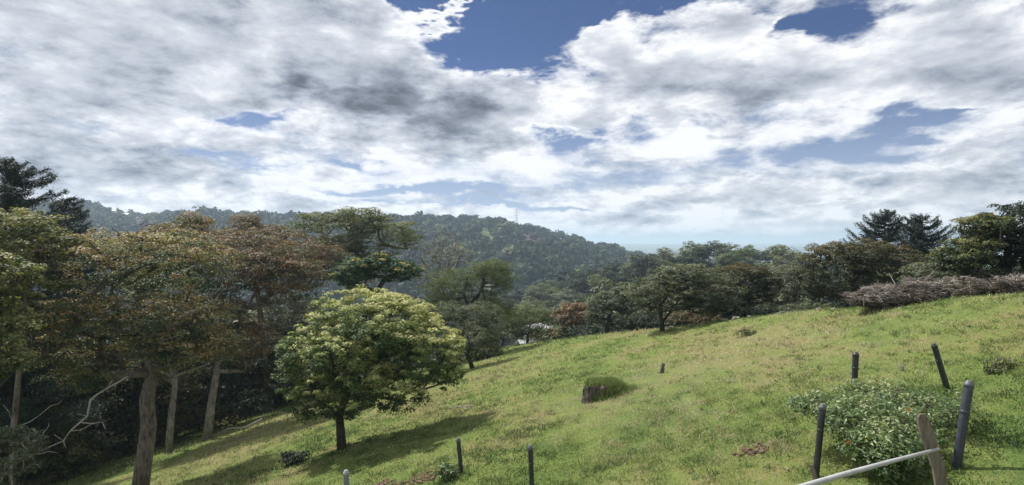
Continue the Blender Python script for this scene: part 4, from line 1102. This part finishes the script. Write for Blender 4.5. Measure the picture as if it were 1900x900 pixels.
# ------------------------------------------------------------------ stump with its grassy mound
b = base_at(1110, 19.3)
root = empty('tree_stump', b); tag(root, 'old dark cut stump overgrown with a green grass mound on its right', 'stump')
V, f, s = [], [], []; nu = 26; rs_ = np.random.default_rng(4)
for i, (rr_, hh) in enumerate(((.50, -.12), (.47, .05), (.43, .22), (.42, .36), (.39, .43), (.20, .47), (.02, .46))):
    for j in range(nu):
        a = j / nu * 6.283; k = 1 + .10 * math.sin(a * 5 + 1) + .05 * rs_.normal()
        V.append((rr_ * k * math.cos(a) - .02, rr_ * k * math.sin(a), hh + .03 * rs_.normal() * (i > 2)))
for i in range(6):
    for j in range(nu):
        j2 = (j + 1) % nu; f += [i * nu + j, i * nu + j2, (i + 1) * nu + j2, (i + 1) * nu + j]; s.append(4)
mesh_np('stump_wood', V, f, s, bark_mat('rotten_wood', (.018, .015, .012), (.13, .11, .09), 7), root)
n = 9000; a = rs_.uniform(0, 6.28, n); q = rs_.random(n) ** .5
X = .34 + q * .82 * np.cos(a); Y = .02 + q * .60 * np.sin(a); Z = .54 * np.clip(1 - (q * 1.0) ** 2, 0, 1) + .01
mx_ = (X < .12) & (Y > -.26); Z = np.where(mx_, np.maximum(Z, .47), Z); kk = ~(mx_ & (q > .9)); X, Y, Z = X[kk], Y[kk], Z[kk]; n = len(X)
gzv = ground_z(X + b.x, Y + b.y) - b.z; Z = np.maximum(Z, gzv)
h = rs_.uniform(.08, .24, n); ang = rs_.uniform(0, 6.28, n); B_ = np.stack([X, Y, Z - .06], 1); wv_ = np.stack([np.cos(ang), np.sin(ang), 0 * ang], 1) * .012
T_ = B_ + np.stack([rs_.normal(.05, .08, n), rs_.normal(0, .08, n), h], 1)
mesh_np('grass_mound', np.stack([B_ - wv_, B_ + wv_, T_], 1).reshape(-1, 3), np.arange(3 * n), np.full(n, 3), G_GRASS, root, t=np.clip(.50 + rs_.normal(0, .16, n), 0, 1))
Vm, fm, sm = [], [], []
for i in range(9):
    for j in range(24):
        a = j / 24 * 6.283; q_ = i / 8; k = 1 + .06 * math.sin(3 * a)
        Vm.append((.40 + .70 * k * q_ * math.cos(a), .02 + .55 * k * q_ * math.sin(a), .50 * max(0, 1 - q_ ** 2) - .08 * q_))
for i in range(8):
    for j in range(24):
        j2 = (j + 1) % 24; fm += [i * 24 + j, (i + 1) * 24 + j, (i + 1) * 24 + j2, i * 24 + j2]; sm.append(4)
mesh_np('earth_mound', Vm, fm, sm, plain('mound_soil', (.045, .06, .018), .95, .05, .4, 10, 1), root)

b = base_at(1228, 20.8)
o = lathe('short_stub', [(.07, -.1), (.075, .1), (.06, .22), (.065, .33), (.03, .36)], bark_mat('stub_wood', (.05, .04, .03), (.2, .16, .12), 9), None, 9); o.location = b; o.rotation_euler = (.1, .12, 0)
tag(o, 'short broken wooden stub sticking out of the grass right of the stump', 'stub')

b = base_at(860, 24.0)
o = tubes('fallen_branch', [(np.array([[-.62, 0, .02], [-.3, .05, .06], [0, 0, .09], [.25, -.03, .11], [.42, .0, .13]]) + np.array([0, 0, 0]), [.012, .022, .028, .03, .024]), (np.array([[0, 0, .08], [.1, -.15, .04], [.2, -.28, .02]]), [.015, .01, .006])], B_GRY, None, 6); o.location = b + Vector((0, 0, .02))
tag(o, 'thin pale fallen branch lying on the grass right of the round tree', 'branch')

# fallen pale sticks in the left shade
for (u, dd, L, r_, lab) in ((440, 38, 2.6, .06, 'pale fallen stick at the foot of the slender tree'),):
    b = base_at(u, dd)
    q = Vector((1.5, .1, 0)); zz_ = Hs(b.x + 1.5, b.y + .1) - b.z
    o = tubes('fallen_branch', [(np.array([[-1.5, 0, Hs(b.x - 1.5, b.y) - b.z + .08], [-.5, .05, .14], [.5, .05, .2], [1.5, .1, zz_ + .35]]), [r_ * .6, r_, r_, r_ * .7])], B_GRY, None, 6); o.location = b
    tag(o, lab, 'branch')

# ------------------------------------------------------------------ stones along the far edge of the grass
def stone(label, u, d, s_, seed, sq=(1, 1, .6), name='stone', mat=M_STONE, group=None, sink=.2):
    rs = np.random.default_rng(seed); V, f, sz = [], [], []; nu, nv = 12, 7; s_ *= .75
    ns = rs.normal(0, 1, (6, 3)); ph = rs.uniform(0, 6, 6)
    for i in range(nv + 1):
        for j in range(nu):
            a = j / nu * 6.283; e_ = i / nv * math.pi - math.pi / 2
            p = np.array([math.cos(e_) * math.cos(a), math.cos(e_) * math.sin(a), math.sin(e_)])
            k = 1 + .16 * sum(math.sin(float(ns[q] @ p) * 2.6 + ph[q]) for q in range(6)) / 1.5 + rs.normal(0, .05)
            V.append(tuple(p * k * s_ * np.array(sq)))
    for i in range(nv):
        for j in range(nu):
            j2 = (j + 1) % nu; f += [i * nu + j, i * nu + j2, (i + 1) * nu + j2, (i + 1) * nu + j]; sz.append(4)
    o = mesh_np(name, V, f, sz, mat); b = base_at(u, d); o.location = b + Vector((0, 0, s_ * sq[2] * (1 - 2 * sink) * .6)); o.rotation_euler = (0, 0, rs.uniform(0, 6))
    return tag(o, label, 'stone', group)
gp = 'stones along the far edge of the grass'
for i, (u, d, s_, lab) in enumerate([(985, 60, .45, 'pale stone below the feathery bush at the grass edge'), (945, 56, .35, 'small stone at the grass edge right of the leaning tree'), (962, 57, .3, 'smallest pale stone at the grass edge near the feathery bush'),
        (1245, 34.5, .2, 'pale stone at the foot of the umbrella shaped tree'), (1345, 30.6, .22, 'flat stone at the grass edge below the maroon tree'), (1365, 30.2, .3, 'wide pale stone at the grass edge below the maroon tree'),
        (1392, 29.6, .2, 'small stone right of the wide pale stone'), (1452, 28.5, .25, 'stone at the grass edge below the grey bush'), (1520, 26.4, .25, 'stone at the left foot of the big maroon bush'), (1548, 26, .3, 'pale stone at the foot of the big maroon bush'), (905, 52, .3, 'half hidden stone beside the leaning tree')]):
    stone(lab, u, d, s_, 300 + i, (1.2, .8, .5), group=gp)
stone('pale grey upright stone in the grass behind the leafy shrub', 1672, 14.2, .10, 330, (.8, .5, 1.1), mat=M_STONE, sink=.1)
stone('pale stone lying in the shaded grass below the slender tree', 448, 33, .16, 331, (1.2, .7, .5))

# bare dug soil at the bottom edge: heaps of small clods
for i, (u, d, w_, n, lab) in enumerate([(775, 15.3, .75, 150, 'wide scatter of orange brown soil clods at the bottom edge'), (842, 15.0, .22, 40, 'small orange soil clods at the foot of the middle black post'), (705, 15.7, .4, 70, 'brown soil clods at the bottom edge below the round tree'), (1400, 11.6, .35, 60, 'reddish soil clods in the grass left of the leafy shrub')]):
    rs = np.random.default_rng(350 + i); b = base_at(u, d); V, f, sz = [], [], []
    for k in range(n):
        px, py = rs.normal(0, w_ * .5), rs.normal(0, w_ * .28); r_ = rs.uniform(.012, .05)
        pz = float(ground_z(np.array([b.x + px]), np.array([b.y + py]))[0]) - b.z
        n0 = len(V); c8 = [(sx, sy, sz_) for sx in (-1, 1) for sy in (-1, 1) for sz_ in (-.6, .7)]
        for q in c8: V.append((px + q[0] * r_ * rs.uniform(.5, 1.1), py + q[1] * r_ * rs.uniform(.5, 1.1), pz + q[2] * r_ * rs.uniform(.5, 1.1) + r_ * .3))
        for q in ((0, 1, 3, 2), (4, 6, 7, 5), (0, 4, 5, 1), (2, 3, 7, 6), (0, 2, 6, 4), (1, 5, 7, 3)): f += [n0 + z for z in q]; sz.append(4)
    o = mesh_np('soil_clods', V, f, sz, M_SOIL); o.location = b; tag(o, lab, 'soil', kind='stuff')

# weed with broad leaves beside the middle post
shrub('leafy_weed', 'bright green broad leaved weed at the foot of the middle black post', 'weed', 826, 14.6, [(805, 850, 862, 886, 14.6, .3)], G_BUSH, 26, 12, .1, .12, tmix(.2, .8, .2), 91, stems=8, aspect=.5)
shrub('grass_clump', 'dark green clump of weeds in the grass right of the leafy shrub', 'weed', 1850, 12.5, [(1825, 1885, 725, 752, 12.5, .25)], G_OLV, 40, 14, .08, .07, tmix(.1, .8, .2), 92, stems=8)
shrub('grass_clump', 'low dark weed clump in the shade at the left of the round tree trunk', 'weed', 545, 21.5, [(520, 575, 838, 862, 21.5, .4)], G_DRK, 60, 16, .14, .12, tmix(.2, .9, .2), 93, stems=8)
shrub('grass_clump', 'small dark weed clump below the maroon tree', 'weed', 1382, 24.5, [(1360, 1405, 612, 628, 24.5, .3)], G_OLV, 40, 14, .1, .09, tmix(.1, .7, .2), 94, stems=6)
# weeds and low bushes along the foot of the wood
for i, (u, d, w, h, m_, lab) in enumerate([(900, 47, 40, 14, G_OLV, 'low olive bush right of the leaning tree'), (1035, 56, 50, 12, G_BRN, 'low brown bush left of the red brown bush'), (1190, 40, 50, 16, G_DRK, 'low dark bush left of the umbrella tree trunk'),
        (1285, 36, 60, 16, G_RED, 'low maroon bush right of the umbrella tree trunk'), (1420, 33, 60, 18, G_DRK, 'low dark bush below the grey bush'), (1500, 30, 60, 18, G_GRY, 'low grey bush at the left foot of the big maroon bush'),
        (1110, 52, 60, 16, G_DRK, 'low dark bush at the foot of the dark grey tree'), (1700, 25, 70, 18, G_DRK, 'low dark bush behind the left part of the brush heap'),
        (1830, 22, 90, 22, G_DRK, 'low dark bush behind the right part of the brush heap')]):
    z = Hs((u - 950) / F * d, d); v0 = 450 - z / d * F
    shrub('low_bush', lab, 'bush', u, d, [(u - w, u + w, v0 - h * 1.7, v0 + 3, d, w / F * d * .7)], m_, 120, 30, .010 * d, .0045 * d, tmix(.05, .8, .3), 400 + i, stems=8, bm=B_DRK)

# ------------------------------------------------------------------ houses and pylon far off
def gable_house(name, label, u, d, w, dp, h, rh, rot, wall, roof, sink=1.5, lift=0):
    b = base_at(u, d); b.z += lift; root = empty(name, b, rot); tag(root, label, 'house')
    def bx(nm, lo, hi, mt, par): return box_obj(nm, lo, hi, mt, par)
    wl = bx('wall', (-w / 2, -dp / 2, -sink), (w / 2, dp / 2, h), wall, root)
    e = .5; t_ = .18
    V = [(-w / 2 - e, -dp / 2 - e, h + .01), (w / 2 + e, -dp / 2 - e, h + .01), (w / 2 + e, 0, h + rh), (-w / 2 - e, 0, h + rh), (-w / 2 - e, dp / 2 + e, h + .01), (w / 2 + e, dp / 2 + e, h + .01)]
    V += [(x_, y_, z_ + t_) for x_, y_, z_ in V]
    f = [0, 1, 2, 3, 3, 2, 5, 4, 9, 8, 7, 6, 10, 11, 8, 9, 0, 6, 7, 1, 4, 5, 11, 10, 0, 3, 9, 6, 3, 4, 10, 9, 1, 7, 8, 2, 2, 8, 11, 5, 0, 4, 3, 3, 1, 2, 5, 5]
    f = f[:40]; mesh_np('roof', V, f, [4] * 10, roof, root)
    nW = max(2, int(w / 3.5))
    for k in range(nW):
        cx = -w / 2 + (k + .5) * w / nW
        if k == nW // 2: bx('door', (cx - .5, -dp / 2 - .06, 0), (cx + .5, -dp / 2 - .01, 2.1), M_DARKG, root)
        else: bx('window', (cx - .6, -dp / 2 - .06, 1.0), (cx + .6, -dp / 2 - .01, 2.1), M_DARKG, root)
    return root
gable_house('long_shed', 'long white roofed shed among the trees in the valley', 1000, 165, 6.5, 5, 3.0, 1.6, .55, M_WHITE, M_ROOFW, lift=4.6, sink=8)
gable_house('long_shed', 'smaller white roofed building at the left end of the long valley shed', 978, 160, 4.0, 4, 2.6, 1.2, .3, M_WHITE, M_ROOFW, lift=4.0, sink=8)
gable_house('house', 'small pale roofed house among dark trees on the hillside, below the conifer', 1018, 330, 9, 7, 3, 1.8, -.3, M_WHITE, M_ROOFW, lift=5, sink=8)
for u, d, lab, l_ in ((203, 690, 'long white house high on the far left ridge', 8), (232, 680, 'small white house right of the long one on the far left ridge', 8), (262, 660, 'low white house on the far left slope', 8), (218, 600, 'lowest white house on the far left slope', 8)):
    gable_house('house', lab, u, d, 14 if u == 203 else 7, 6, 2.6, 1.5, .2, M_WHITE, M_ROOFR if u == 262 else M_ROOFW, lift=l_, sink=10)
gable_house('house', 'pale farmhouse on the open pasture beyond the spur', 1212, 620, 14, 9, 3.4, 2.4, .2, M_WHITE, M_ROOFR, lift=1)

d = 742; b = base_at(958, d)
py = empty('pylon', b); tag(py, 'tall lattice power pylon on the crest of the far hill', 'pylon')
Hp = float(at(958, 388, d).z - b.z); ps = []
def leg_at(z, sx, sy): q = 3.2 * (1 - z / Hp) ** 1.0 * .9 + .35; return np.array([sx * q, sy * q, z])
for sx in (-1, 1):
    for sy in (-1, 1): ps.append((np.array([leg_at(0, sx, sy), leg_at(Hp * .5, sx, sy), leg_at(Hp, sx, sy)]), [.16, .14, .1]))
zz_ = [Hp * k / 9 for k in range(10)]
for i in range(9):
    for sa, sb_ in (((-1, -1), (1, -1)), ((1, -1), (1, 1)), ((1, 1), (-1, 1)), ((-1, 1), (-1, -1))):
        ps.append((np.array([leg_at(zz_[i], *sa), leg_at(zz_[i + 1], *sb_)]), [.08, .08])); ps.append((np.array([leg_at(zz_[i], *sb_), leg_at(zz_[i + 1], *sa)]), [.08, .08]))
tubes('lattice', ps, M_STEEL, py, 4)
tubes('crossarm', [(np.array([[-4.2, 0, Hp * q], [0, 0, Hp * q + .5], [4.2, 0, Hp * q]]), [.1, .16, .1]) for q in (.72, .84, .95)], M_STEEL, py, 4)
